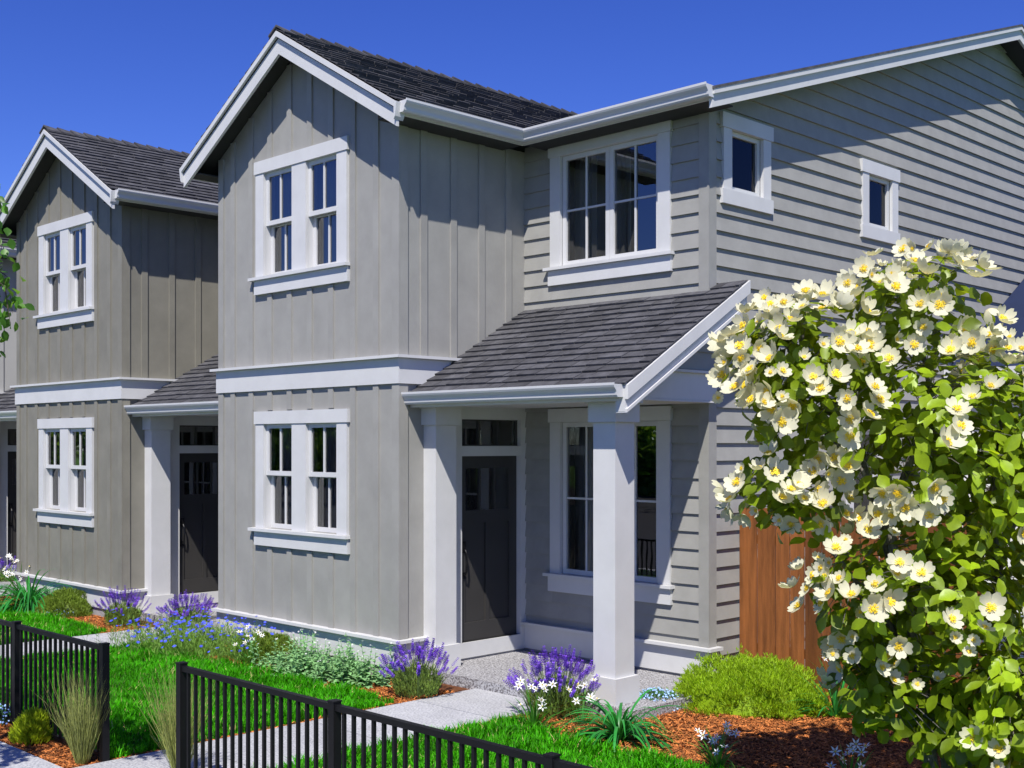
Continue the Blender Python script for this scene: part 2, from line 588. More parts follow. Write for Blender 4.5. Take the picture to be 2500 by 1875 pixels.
def shingle_field(org, U, V, rows, expo, span, uclip):
    """list of (matrix, width, thickness): courses from the eave up the slope; span(k) gives the start and end along U"""
    Nn = Vector(U).cross(Vector(V)).normalized()
    res = []
    tilt = math.atan(.012 / .16)
    V2 = (Vector(V) * math.cos(tilt) + Nn * math.sin(tilt)).normalized() * 1
    V2 = (Vector(V) - Nn * .06).normalized()
    N2 = Vector(U).cross(V2).normalized()
    for k in range(rows):
        s0, s1 = span(k)
        x = s0
        first = True
        while x < s1 - .03:
            w = rng.choice((.18, .22, .26, .30, .34, .38))
            if first: w = rng.choice((.12, .2, .28, .34)); first = False
            if x + w > s1 - .05: w = s1 - x
            th = rng.choice((.014, .015, .018, .021))
            loc = Vector(org) + Vector(U) * x + Vector(V) * (k * expo + rng.uniform(-.003, .003)) + Nn * .012
            res.append((basis(Vector(U), V2, N2, loc), w, th))
            x += w
    return res


def lay_shingles(H, off, roofs, umax):
    """roofs: list of (part, field). The 300 that show largest become parts, the rest one mesh of the first roof part"""
    scored = []
    for part, field in roofs:
        for mw, w, th in field:
            c = mw @ Vector((w / 2, .07, 0)) + Vector((off, 0, 0))
            u, v, t = pix(c)
            s = 0
            if -40 < u < umax and -40 < v < 1900: s = w / t ** 2 * (2 if part.name.startswith('porch') else 1)
            scored.append((s, part, mw, w, th))
    scored.sort(key=lambda e: -e[0])
    rest = {}
    for i, (s, part, mw, w, th) in enumerate(scored):
        if i < 298 and s > 0:
            put('shingle', shingle_mesh(w, th), part, mw)
        else:
            rest.setdefault(part.name, (part, []))[1].append((mw, w, th))
    for part, lst in rest.values():
        b = MB()
        for mw, w, th in lst:
            me = shingle_mesh(w, th)
            i = len(b.v)
            b.v += [tuple(mw @ vv.co) for vv in me.vertices]
            b.f += [tuple(i + k for k in p.vertices) for p in me.polygons]
        b.build('shingle_courses', SHING, part, kind='stuff')


GP = [(0, -.012), (0, -.125), (.082, -.125), (.094, -.108), (.098, -.080), (.108, -.062), (.128, -.040), (.136, -.022), (.137, 0.0), (.127, 0.0), (.124, -.012)]


def gutter(name, H, P, m0, m1, smooth=True):
    """P(s, out, z) with s in metres; m0/m1 functions giving the end s for a distance out from the fascia"""
    b = MB()
    n = len(GP)
    for fn in (m0, m1):
        b.v += [tuple(P(fn(o), o, z)) for o, z in GP]
    b.f.append(tuple(range(n))); b.f.append(tuple(range(2 * n - 1, n - 1, -1)))
    for k in range(n):
        k2 = (k + 1) % n
        b.f.append((k, k2, n + k2, n + k))
    return b.build(name, GUTTER, H)


def rake(H, p0, p1, outv, drop, thick, name, m=WHITE):
    """board following a sloped edge: p0,p1 top points, outv outward normal, drop its vertical height"""
    b = MB()
    p0, p1, o = Vector(p0), Vector(p1), Vector(outv)
    d = Vector((0, 0, -drop))
    b.prism([p0, p1, p1 + d, p0 + d], o * thick)
    return b.build(name, m, H)


def plank(name, fmap, polys, zb, parent, m, th=.023):
    """lap siding board: proud at its lower edge zb, flush at its upper edge"""
    for poly in polys:
        if len(poly) < 3: continue
        b = MB()
        f = [Vector(fmap(a, z, .002 + th * max(0., 1 - (z - zb) / (LAP + .004)))) for a, z in poly]
        bk = [Vector(fmap(a, z, -.004)) for a, z in poly]
        i = len(b.v); n = len(poly)
        b.v += [tuple(p) for p in f + bk]
        b.f.append(tuple(range(i, i + n)))
        for k in range(n):
            k2 = (k + 1) % n
            b.f.append((i + k, i + k2, i + n + k2, i + n + k))
        b.build(name, m, parent)


def main_under(y):
    return MZ0 - .055 + MS * (y - MY0) if y < MYR else MZ0 - .055 + MS * (MYR - MY0) - MS * (y - MYR)


def build_house(off, BATM, SIDM, label, end, bl=-3.46):
    H = empty('townhouse', (off, 0, 0))
    tag(H, label, 'house', 'row of gabled townhouses')
    xr = SIDEX if end else 2.51
    # ---- bay front wall
    hu = (-2.47, -1.0, 4.43, 5.653); hl = (-2.47, -1.0, 1.47, 2.698)
    eav = 5.80
    gtop = RZ - .10
    apex = (RX, gtop - .0)
    zl = gtop - SL * (RX - bl); zr = gtop - SL * (0 - RX)
    fw = mesh_wall('front_wall', front, cells(bl, 0, .12, min(zl, zr), [hu, hl]), BATM, H, [hu, hl], .13,
                   [[(bl, min(zl, zr)), (0, min(zl, zr)), (0, zr), apex, (bl, zl)]])
    roofz = lambda x: gtop - SL * abs(x - RX) - .005
    holes_b = [(-2.70, -.80, 4.22, 5.81), (-2.70, -.80, 1.25, 2.86), (-9, 9, 3.086, 3.386)]
    bats = [(-.095, 0.02), (bl - .0, bl + .11)] + [(-.411 - .396 * k, -.321 - .396 * k) for k in range(8)]
    for a0, a1 in bats:
        zt = min(roofz(a0), roofz(a1))
        for r in cells(a0, a1, .436, zt, [h for h in holes_b]):
            if r[3] - r[2] < .03: continue
            if a1 > 0:
                part_box('corner_batten', front, fw, BATM, a0, .0205, r[2], r[3], .0005, .0205)
            else:
                part_box('batten', front, fw, BATM, r[0], r[1], r[2], r[3], .0005, .020)
    # ---- bay side wall with the door
    dh = (.845, 1.795, .28, 2.745)
    swl = mesh_wall('bay_side_wall', sidew(0), cells(0, REC, .12, eav, [dh]), BATM, H, [dh], .13)
    for a0, a1 in ((0.0005, .105), (.283, .373), (.709, .795), (1.127, 1.214), (1.544, 1.635)):
        part_box('batten', sidew(0), swl, BATM, a0, a1, 3.388, eav - .01, .0005, .020)
    part_box('batten', sidew(0), swl, BATM, .0005, .105, .436, 3.085, .0005, .020)
    b = MB(); b.poly([(bl, 0, 0), (bl, REC, 0), (bl, REC, eav), (bl, 0, eav)]); b.build('bay_left_wall', BATM, H)
    # ---- belt course
    b = MB(front); b.box(bl - .03, .033, 3.09, 3.354, .0005, .033); b.build('belt_board', WHITE, H)
    b = MB(sidew(0)); b.box(-.0, .80, 3.09, 3.354, .0005, .033); b.build('belt_board', WHITE, H)
    b = MB()
    b.prism([(bl - .09, -.088, 3.356), (.088, -.088, 3.356), (.088, .85, 3.356), (.001, .85, 3.356), (.001, -.001, 3.356), (bl - .09, -.001, 3.356)], (0, 0, .030))
    b.build('belt_ledge', WHITE, H)
    # ---- water table and foundation
    b = MB(front); b.box(bl - .02, .033, .135, .40, .0005, .033); b.build('water_table_board', WHITE, H)
    b = MB(sidew(0)); b.box(-.0, .334, .135, .40, .0005, .033); b.build('water_table_board', WHITE, H)
    b = MB()
    b.prism([(bl - .05, -.090, .402), (.090, -.090, .402), (.090, .335, .402), (.001, .335, .402), (.001, -.001, .402), (bl - .05, -.001, .402)], (0, 0, .032))
    b.build('water_table_ledge', WHITE, H)
    b = MB(); b.box(bl, .004, .0, REC, -.05, .136)
    b.v = [(x, y - .004 if y == 0 else y, z) for x, y, z in b.v]
    b.build('foundation', FOUND, H)
    double_window(H, front, 4.43, 5.65, 5.03)
    double_window(H, front, 1.47, 2.695, 2.095)
    # ---- door, transom and surround on the bay side wall
    S0 = sidew(0)
    D = empty('front_door', parent=H)
    dn = -.045
    b = MB(S0)
    holes = [(.982, 1.192, 1.73, 2.195), (1.212, 1.422, 1.73, 2.195), (1.442, 1.652, 1.73, 2.195), (.975, 1.285, .50, 1.59), (1.345, 1.655, .50, 1.59)]
    for r in cells(.866, 1.775, .297, 2.328, holes): b.box(*r, dn - .04, dn)
    for h in holes[3:]: b.box(h[0], h[1], h[2], h[3], dn - .035, dn - .020)
    b.build('door_slab', DOORM, D)
    for h in holes[:3]:
        b = MB(S0); b.wpoly([(h[0], h[2], dn - .02), (h[1], h[2], dn - .02), (h[1], h[3], dn - .02), (h[0], h[3], dn - .02)]); b.build('pane', GLASS, D)
    b = MB()
    b.tube([S0(.945, 1.30, dn + .002), S0(.945, 1.30, dn + .04), S0(.945, 1.27, dn + .055), S0(.945, 1.16, dn + .065), S0(.945, 1.06, dn + .055), S0(.945, 1.03, dn + .035), S0(.945, 1.03, dn + .002)], [.011] * 7, 6)
    b.map = S0; b.box(.915, .975, .985, 1.06, dn, dn + .012); b.box(.918, .972, 1.27, 1.40, dn, dn + .014)
    b.build('door_handle', HANDLE, D, smooth=False)
    b = MB(S0); b.box(.846, 1.794, .281, .296, -.12, .02); b.build('threshold', HANDLE, D)
    T = empty('transom', parent=H)
    for k in range(3):
        a0 = .890 + k * .295; a1 = a0 + .272
        b = MB(S0); b.wpoly([(a0, 2.455, -.05), (a1, 2.455, -.05), (a1, 2.715, -.05), (a0, 2.715, -.05)]); b.build('pane', GLASS, T)
    b = MB(S0)
    for r in cells(.866, 1.775, 2.441, 2.731, [(.889 + k * .295, .889 + k * .295 + .274, 2.454, 2.716) for k in range(3)]): b.box(*r, -.07, -.032)
    b.build('frame', DOORM, T)
    interior(T, S0, .87, 1.77, .30, 2.73, .8)
    b = MB(S0)
    for r in cells(.60, 1.868, .13, 2.92, [(.866, 1.775, .297, 2.329), (.866, 1.775, 2.44, 2.732)]): b.box(*r, .0008, .022)
    for A0, A1 in ((.846, .8655), (1.7755, 1.794)): b.box(A0, A1, .281, 2.744, -.12, .0006)
    b.box(.866, 1.775, 2.3295, 2.4395, -.12, .0006); b.box(.866, 1.775, 2.7325, 2.744, -.12, .0006)
    b.build('door_surround', WHITE, H)
    # ---- recessed wall
    ru = (.575, 1.945, 4.43, 5.655); rl = (.575, 1.945, 1.02, 2.70)
    rwm = mesh_wall('recess_wall', recw, cells(0, xr, .12, eav, [ru, rl]), SIDM, H, [ru, rl], .13)
    kz = 5.854
    pl_holes = [(.44, 2.085, 4.25, 5.79), (.44, 2.085, .84, 2.84)]
    xe = 2.449 if end else xr
    while kz > .45:
        pass_z = (kz, min(kz + LAP, eav))
        kz -= LAP
        if kz < .30: break
        zb, zt = max(kz, .436), kz + LAP
        if zt < .45: break
        rects = cells(.001, xe, zb, zt, pl_holes)
        plank('siding_plank', recw, [[(r[0], r[2]), (r[1], r[2]), (r[1], r[3]), (r[0], r[3])] for r in rects], kz, rwm, SIDM)
    casement_window(H, recw, 4.43, 5.655)
    casement_window(H, recw, 1.02, 2.70)
    b = MB(recw); b.box(.023, xr + (.033 if end else 0), .135, .40, .0005, .033); b.build('water_table_board', WHITE, H)
    b = MB()
    if end:
        b.prism([(.024, REC - .090, .402), (xr + .090, REC - .090, .402), (xr + .090, REC + .13, .402), (xr + .001, REC + .13, .402), (xr + .001, REC - .001, .402), (.024, REC - .001, .402)], (0, 0, .032))
    else:
        b.prism([(.024, REC - .090, .402), (xr, REC - .090, .402), (xr, REC - .001, .402), (.024, REC - .001, .402)], (0, 0, .032))
    b.build('water_table_ledge', WHITE, H)
    b = MB(); b.box(.001, xr + .002, REC - .002, REC + .3, -.05, .136); b.build('foundation', FOUND, H)
    # ---- porch slab, columns, ceiling, beam
    b = MB(); b.box(.006, 2.90 if end else xr, .27, REC - .003, -.05, .105)
    b.build('porch_slab', AGGR, H)

    def column(x0, x1, y0, y1):
        C = empty('porch_column', parent=H)
        c0 = 0.0 if x0 < .01 else 1.0
        e = .034
        def blk(nm, ee, z0, z1):
            b = MB(); b.box(x0 - ee * c0 + (.0006 if not c0 else 0), x1 + ee, y0 - ee, y1 + ee, z0, z1); b.build(nm, WHITE, C)
        blk('base', e, .106, .345); blk('shaft', 0, .346, 2.66); blk('capital', e, 2.661, 2.836); blk('cap', e + .022, 2.837, 2.866)
    column(0, .195, .334, .625)
    column(2.37 if end else 2.30, 2.632 if end else 2.509, .334, .605)
    b = MB(); b.box(.001, 2.66 if end else xr, .30, REC - .001, 2.868, 2.885); b.build('porch_ceiling', WHITE, H)
    pz = lambda y: 3.985 - SL * (REC - y)           # top of the porch roof
    xe2 = 2.905 if end else xr
    y0 = .17
    b = MB()
    b.prism([(.002, y0, pz(y0) - .012), (.002, REC + (.0 if not end else 0), pz(REC) - .012), (.002, REC, pz(REC) - .16), (.002, y0, pz(y0) - .14)], (xe2 - .002, 0, 0))
    pr = b.build('porch_roof', WHITE, H)
    if end:
        b = MB(); b.prism([(SIDEX + .025, REC, pz(REC) - .012), (SIDEX + .025, 2.03, pz(2.03) - .012), (SIDEX + .025, 2.03, pz(2.03) - .16), (SIDEX + .025, REC, pz(REC) - .16)], (xe2 - SIDEX - .025, 0, 0))
        b.build('porch_roof_return', WHITE, H)
    b = MB(); b.box(.001, xe2, y0 - .022, y0 - .001, pz(y0) - .16, pz(y0) - .004); b.build('porch_fascia', WHITE, H)
    gz = pz(y0) - .005
    gutter('porch_gutter', H, lambda s, o, z: Vector((s, y0 - .022 - o, gz + z)), lambda o: .012, lambda o: (2.885 if end else xr - .002))
    if end:
        B = empty('porch_beam', parent=H)
        b = MB(); b.prism([(2.40, .32, 2.887), (2.40, REC - .001, 2.887), (2.40, REC - .001, 3.148), (2.40, .58, 3.148), (2.40, .32, pz(.32) - .17)], (.255, 0, 0)); b.build('beam', WHITE, B)
        b = MB(); b.box(2.40, 2.69, .66, REC + .06, 3.149, 3.176); b.build('cap', WHITE, B)
        b = MB(); b.box(2.554, 2.655, REC, REC + .005, 2.887, 3.148)
        gw = MB(); gw.poly([(2.62, .40, 3.0), (2.62, REC, 3.0), (2.62, REC, pz(REC) - .1), (2.62, .40, pz(.40) - .1)])
        gwo = gw.build('porch_gable_wall', SIDM, H)
        z = 5.854 - 16 * LAP
        while z < 4:
            poly = clip([(.5, z), (REC, z), (REC, z + LAP), (.5, z + LAP)], lambda p: (pz(p[0]) - .11) - p[1])
            poly = clip(poly, lambda p: p[1] - 3.177) if len(poly) > 2 else poly
            if len(poly) > 2: plank('siding_plank', sidew(2.62), [poly], z, gwo, SIDM)
            z += LAP
        rk = empty('porch_rake', parent=H)
        rake(rk, (2.906, y0 - .03, pz(y0 - .03) - .006), (2.906, 2.03, pz(2.03) - .006), (1, 0, 0), .125, .034, 'rake_trim')
        rake(rk, (2.80, y0 - .03, pz(y0 - .03) - .014), (2.80, 2.02, pz(2.02) - .014), (1, 0, 0), .225, .104, 'rake_fascia')
        rake(rk, (2.80, y0 - .028, pz(y0 - .028) - .22), (2.80, 2.015, pz(2.015) - .22), (1, 0, 0), .03, .128, 'rake_lip')
    V = Vector((0, 1, SL)).normalized()
    Ls = (REC - y0 + .045) / V.y
    pf = shingle_field((.004, y0 - .045, pz(y0 - .045)), Vector((1, 0, 0)), V, 15, Ls / 15, lambda k: (rng.uniform(0, .002), xe2 + .03 if end else xr - .005), None)
    if end:
        pf += shingle_field((SIDEX + .03, REC, pz(REC)), Vector((1, 0, 0)), V, 1, .14, lambda k: (0, xe2 + .03 - SIDEX - .03), None)
    # ---- bay roof
    yb = 5.2
    yf = -.325
    lx = 2 * RX - EX
    b = MB()
    ez = RZ - SL * (EX - RX)
    for ex in (EX, lx):
        pts = [(RX, yf, RZ - .014), (ex, yf, ez - .014), (ex, 1.48, ez - .014), (RX, yb, RZ - .014)]
        b.prism(pts, (0, 0, -.075))
    br = b.build('bay_roof', SOFF, H)
    V = Vector((RX - EX, 0, RZ - ez)).normalized()
    S = math.hypot(RX - EX, RZ - ez)
    rows = 17
    org = Vector((EX + .03, yf - .025, ez - SL * .03))
    bf = shingle_field(org, Vector((0, 1, 0)), V, rows, S / rows, lambda k: (0, 1.48 + (yb - 1.48) * (k + .6) / rows - yf), None)
    V2 = Vector((RX - lx, 0, RZ - ez)).normalized()
    bf2 = shingle_field(Vector((lx - .03, yb, ez - SL * .03)), Vector((0, -1, 0)), V2, rows, S / rows,
                        lambda k: ((yb - 1.48) * (1 - (k + .6) / rows), yb - yf + .025), None)
    lay_shingles(H, off, [(pr, pf), (br, bf + bf2)], 2550 if end else 545)
    # ridge caps
    capm = MB()
    for sx in (-1, 1):
        capm.prism([(0, 0, .046), (sx * .15, 0, .046 - SL * .15), (sx * .15, .27, .012 - SL * .15), (0, .27, .012)], (0, 0, -.022))
    cme = capm.mesh('ridge_cap'); cme.materials.append(SHING)
    y = yf - .03
    while y < yb - .1:
        put('ridge_cap', cme, br, Matrix.Translation((RX, y, RZ + .012)))
        y += .205
    # rakes of the bay gable
    for ex in (EX, lx):
        rk = empty('gable_rake', parent=H)
        sg = 1 if ex > RX else -1
        p0, p1 = Vector((RX, yf + .005, RZ - .012)), Vector((ex + sg * .0, yf + .005, ez - .012))
        rake(rk, p0, p1, (0, -1, 0), .060, .036, 'rake_trim')
        rake(rk, p0 + Vector((0, .035, -.01)), p1 + Vector((0, .035, -.01)), (0, -1, 0), .240, .034, 'rake_fascia')
        b = MB(); b.prism([(ex, yf - .03, ez - .012), (ex + sg * .045, yf - .03, ez - .03), (ex + sg * .02, yf - .03, ez - .17), (ex, yf - .03, ez - .20)], (0, .12, 0)); b.build('rake_return', WHITE, rk)
    # soffits and fascia of the bay eaves
    b = MB(); b.box(.001, EX - .023, yf + .05, 1.50, ez - .135, ez - .12); b.build('soffit', SOFF, H)
    b = MB(); b.box(EX - .022, EX, yf + .045, 1.50, ez - .14, ez - .092); b.build('bay_fascia', WHITE, H)
    b = MB(); b.box(lx + .023, bl - .001, yf + .05, 1.50, ez - .135, ez - .12); b.build('soffit', SOFF, H)
    b = MB(); b.box(lx, lx + .022, yf + .045, 1.50, ez - .14, ez - .092); b.build('bay_fascia', WHITE, H)
    # gutters with the inner mitre
    gz2 = ez - .004
    xend = SIDEX + .225 if end else xr - .3
    gutter('bay_gutter', H, lambda s, o, z: Vector((EX + o, s, gz2 + z)), lambda o: -.30, lambda o: MY0 - o)
    gutter('main_gutter', H, lambda s, o, z: Vector((s, MY0 - o, gz2 + z)), lambda o: EX + o, lambda o: (SIDEX + .34 if end else xr - .45))
    # ---- main roof section
    xo = SIDEX + .345 if end else 2.52
    b = MB()
    zr_ = MZ0 + MS * (MYR - MY0)
    yback = 2 * MYR - MY0
    for ya, za, yc, zc in ((MY0, MZ0, MYR, zr_), (yback, MZ0, MYR, zr_)):
        b.prism([(bl, ya, za - .03), (bl, yc, zc - .03), (bl, yc, zc - .10), (bl, ya, za - .10)], (xo - bl - .02, 0, 0))
    b.build('main_roof', SOFF, H)
    b = MB()
    for ya, za, yc, zc in ((MY0 - .03, MZ0 - .01, MYR, zr_), (yback + .03, MZ0 - .01, MYR, zr_)):
        b.prism([(bl, ya, za - .002), (bl, yc, zc - .002), (bl, yc, zc - .028), (bl, ya, za - .028)], (xo - bl + .02, 0, 0))
    b.build('main_roof_shingles', SHING, H)
    b = MB(); b.box(EX + .001, xo - .052, MY0 + .023, REC - .001, ez - .135, ez - .12); b.build('soffit', SOFF, H)
    b = MB(); b.box(EX, xo - .052, MY0 + .0005, MY0 + .022, ez - .14, ez - .10); b.build('main_fascia', WHITE, H)
    if end:
        # ---- gable-end side wall
        SW = sidew(SIDEX)
        sh = [(2.225, 2.795, 5.04, 5.655), (5.032, 5.602, 5.04, 5.655), (4.67, 5.29, 1.10, 2.62)]
        ytop = 2 * MYR - REC
        sw = mesh_wall('side_wall', SW, cells(REC, ytop, .0, 5.81, sh), SIDM, H, sh, .13,
                       [[(REC, 5.81), (ytop, 5.81), (ytop, main_under(ytop)), (MYR, main_under(MYR)), (REC, main_under(REC))]])
        ph = [(2.51 - .40, 2.51 + .40, 4.93, 5.77), (5.317 - .40, 5.317 + .40, 4.93, 5.77), (4.56, 5.40, 1.0, 2.73)]
        for k in range(-14, 34):
            z = 5.854 - LAP * k
            if z < -.1 or z > 8.3: continue
            polys = []
            ya = 1.977 if z > .40 else 2.01
            for r in cells(ya, ytop, z, z + LAP, ph):
                p = [(r[0], r[2]), (r[1], r[2]), (r[1], r[3]), (r[0], r[3])]
                if z + LAP > 5.6:
                    p = clip(p, lambda q: MZ0 - .06 + MS * (q[0] - MY0) - q[1])
                    if len(p) > 2: p = clip(p, lambda q: MZ0 - .06 + MS * (2 * MYR - MY0 - q[0]) - q[1])
                polys.append(p)
            plank('siding_plank', SW, polys, z, sw, SIDM, .027)
        fixed_window(H, SW, 2.51); fixed_window(H, SW, 5.317)
        fixed_window(H, SW, 4.98, 1.10, 2.62, .31)
        # corner boards
        b = MB(); b.box(2.45, SIDEX + .024, REC - .024, REC - .0005, .436, ez - .136); b.build('corner_board', SIDM, H)
        b = MB(); b.box(SIDEX + .0005, SIDEX + .024, REC - .0005, 1.976, .436, main_under(REC) - .01); b.build('corner_board', SIDM, H)
        b = MB(); b.box(SIDEX + .0005, SIDEX + .033, REC - .0005, 2.005, .135, .40); b.build('water_table_board', WHITE, H)
        b = MB(); b.box(SIDEX - .3, SIDEX + .003, REC + .01, ytop, -.05, .02); b.build('foundation', FOUND, H)
        b = MB(); b.poly([(SIDEX, ytop, 0), (-16, ytop, 0), (-16, ytop, 6), (SIDEX, ytop, 6)]); b.build('rear_wall', SIDM, H)
        # rakes
        rk = empty('main_rake', parent=H)
        for ya, za, yc, zc in ((MY0 - .02, MZ0 - .007, MYR, zr_), (yback + .02, MZ0 - .007, MYR, zr_)):
            rake(rk, (xo - .012, ya, za - .028), (xo - .012, yc, zc - .028), (1, 0, 0), .050, .026, 'rake_trim')
            rake(rk, (xo - .05, ya, za - .03), (xo - .05, yc, zc - .03), (1, 0, 0), .175, .036, 'rake_fascia')
            b = MB(); b.prism([(SIDEX + .001, ya + (.38 if ya < MYR else -.38), za + MS * .38 - .14), (SIDEX + .001, yc, zc - .14), (SIDEX + .001, yc, zc - .155), (SIDEX + .001, ya + (.38 if ya < MYR else -.38), za + MS * .38 - .155)], (xo - SIDEX - .052, 0, 0)); b.build('rake_soffit', SOFF, rk)
    return H


build_house(0, GREYB, GREY, 'light grey townhouse with tall front gable and lap-sided end wall', True)
build_house(-PITCH, TAUPE, TAUPE, 'taupe brown board-and-batten townhouse behind the light grey one', False)
build_house(-2 * PITCH, PALE, PALE, 'pale townhouse at the left edge beyond the taupe one', False)

# far end of the row
b = MB(); b.poly([(-2 * PITCH - 3.46, 1.9, 0), (-2 * PITCH - 3.46, 15, 0), (-2 * PITCH - 3.46, 15, 6), (-2 * PITCH - 3.46, 1.9, 6)])
o = bpy.data.objects['townhouse.002']
b.v = [(x + 2 * PITCH, y, z) for x, y, z in b.v]
b.build('end_wall', PALE, o)

# ================================================================== FENCES
FY = -3.65
FH = .915


def metal_fence(x0, x1, posts, label):
    F = empty('metal_fence', (x0, FY, 0))
    tag(F, label, 'fence', 'black metal picket fences')
    def bx(name, *a):
        b = MB(); b.box(a[0] - x0, a[1] - x0, a[2], a[3], a[4], a[5])
        return b.build(name, BLACK, F)
    posts = sorted(posts)
    pw = .029
    for p in posts:
        P = bx('post', p - pw, p + pw, -pw, pw, -.05, FH)
        b = MB(); b.box(p - x0 - pw - .003, p - x0 + pw + .003, -pw - .003, pw + .003, FH + .0005, FH + .010); b.build('post_cap', BLACK, P)
    ends = posts
    pk = MB(); pk.box(-.0105, .0105, -.0105, .0105, .071, FH - .0485)
    pme = pk.mesh('picket'); pme.materials.append(BLACK)
    for a, c in zip(ends[:-1], ends[1:]):
        bx('top_rail', a + pw + .0005, c - pw - .0005, -.020, .020, FH - .048, FH - .012)
        bx('bottom_rail', a + pw + .0005, c - pw - .0005, -.016, .016, .040, .0705)
        n = max(2, int(round((c - a) / .0955)))
        for k in range(1, n):
            put('picket', pme, F, Matrix.Translation((a + (c - a) * k / n - x0, 0, 0)))
    return F


metal_fence(-5.8, .85, [.845 - 1.62 * k for k in range(5)], 'black metal picket fence panel ending left of the concrete walkway')
metal_fence(2.0, 8.0, [2.005 + 1.78 * k for k in range(4)], 'black metal picket fence panel running right from the walkway gap')

# cedar fence between the house and the shrub
W = empty('wooden_fence', (2.55, 2.37, 0))
tag(W, 'stained cedar plank fence beside the end wall behind the shrub', 'fence')
x = 2.575
pl_w = [.215, .215, .165, .165, .19, .20, .21, .19, .2, .2, .2, .2, .2, .2]
for w in pl_w:
    b = MB(); dy = rng.uniform(-.004, .004)
    b.box(x - 2.55 + .007, x - 2.55 + w - .007, dy, dy + .02, .02, 1.815 + rng.uniform(-.006, .006))
    b.build('plank', WOOD, W)
    x += w
b = MB(); b.box(.03, x - 2.55, .026, .065, .35, .44); b.build('rail', WOOD, W)
b = MB(); b.box(.03, x - 2.55, .026, .065, 1.45, 1.54); b.build('rail', WOOD, W)

# white screen behind the shrub, at the right edge
S_ = empty('white_screen', (5.80, 1.05, 0))
tag(S_, 'white vinyl panel screen right of the cedar fence behind the shrub', 'screen')
for k in range(10):
    b = MB(); b.box(k * .30, k * .30 + .296, 0, .03, .02, 2.1); b.build('panel', SCREEN, S_)
b = MB(); b.box(-.10, -.003, -.035, .065, -.02, 2.16); b.build('post', SCREEN, S_)

# garage wing behind
G = empty('garage', (2.60, 7.4, 0))
tag(G, 'garage wing with dark navy roof against the grey end wall', 'garage')
gz = lambda y: 4.63 + .585 * (y - 9.18)
b = MB(); b.box(.01, 6, .0, 6, -.05, gz(7.2) - .02); b.build('wall', FARW, G)
b = MB(); b.prism([(-.02, -.25, gz(7.15)), (-.02, 4.2, gz(11.6)), (-.02, 4.2, gz(11.6) - .15), (-.02, -.25, gz(7.15) - .15)], (6.2, 0, 0)); b.build('roof', NAVY, G)
b = MB(); b.box(-.02, 6.2, -.40, -.255, gz(7.15) - .14, gz(7.15) - .01); b.build('gutter', GUTTER, G)

# ================================================================== LAWN, MULCH
def wav(x, s):
    return .05 * np.sin(x * 3.1 + s) + .03 * np.sin(x * 7.7 + 2 * s) + .02 * np.sin(x * 17 + s)


def pixn(P):
    d = P - np.array(EYE)
    t = d @ np.array(FW)
    return 1250 + FPX * (d @ np.array(RT)) / t, HOR - FPX * d[:, 2] / t, t


LAWNS = [('lawn', -3.90, .815, -3.60, -.76), ('lawn', 2.045, 9.0, -3.60, -.60), ('lawn', -9.9, PX0 - PITCH - .06, -3.60, -.62)]
SPOT = []
for i, (nm, x0, x1, y0, y1) in enumerate(LAWNS):
    tag(sheet('lawn', x0, x1, y0, y1 - .03, .002, SOILG), kind='structure')
allV = []
for i, (nm, x0, x1, y0, y1) in enumerate(LAWNS):
    n = int((x1 - x0) * (y1 - y0 + .1) * (6800 if i < 2 else 5000))
    P = np.stack([nrg.uniform(x0 - .03, x1 + .03, n), nrg.uniform(y0, y1 + .1, n), np.zeros(n)], 1)
    keep = (P[:, 1] < y1 + wav(P[:, 0], i)) & (P[:, 0] > x0 + wav(P[:, 1], i + 3) * .35) & (P[:, 0] < x1 + wav(P[:, 1], i + 5) * .35)
    u, v, t = pixn(P)
    keep &= (u > -250) & (u < 2700) & (v < 2150)
    allV.append(P[keep])
P = np.concatenate(allV)
n = len(P)
ang = nrg.uniform(0, 2 * np.pi, n)
clump = .5 + .5 * np.sin(P[:, 0] * 5.3 + np.sin(P[:, 1] * 4.1) * 2) * np.sin(P[:, 1] * 6.7 + np.sin(P[:, 0] * 3.3) * 2)
h = nrg.uniform(.040, .112, n) * (.50 + .95 * clump)
wd = nrg.uniform(.0036, .0068, n)
lean = nrg.uniform(.1, .95, n) * h
dirv = np.stack([np.cos(ang), np.sin(ang), np.zeros(n)], 1)
sd = np.stack([-np.sin(ang), np.cos(ang), np.zeros(n)], 1)
up = np.array([0, 0, 1.])
b0 = P - sd * wd[:, None]; b1 = P + sd * wd[:, None]
mid = P + dirv * (lean * .35)[:, None] + up * (h * .62)[:, None]
m0 = mid - sd * (wd * .8)[:, None]; m1 = mid + sd * (wd * .8)[:, None]
tipp = P + dirv * lean[:, None] + up * (h * .95)[:, None]
V = np.stack([b0, b1, m0, m1, tipp], 1).reshape(-1, 3)
T = np.array([[0, 1, 3], [0, 3, 2], [2, 3, 4]])[None] + (np.arange(n) * 5)[:, None, None]
dry = nrg.random(n) < .028
Tg = T[~dry].reshape(-1, 3); Td = T[dry].reshape(-1, 3)
me = np_mesh('grass', V, np.concatenate([Tg, Td]))
me.materials.append(GRASS); me.materials.append(DRY)
mi = np.zeros(len(Tg) + len(Td), dtype=np.int32); mi[len(Tg):] = 1
me.polygons.foreach_set('material_index', mi)
tag(link('grass', me, None), 'short green lawn grass between the walkways and planting beds', 'grass', kind='stuff')

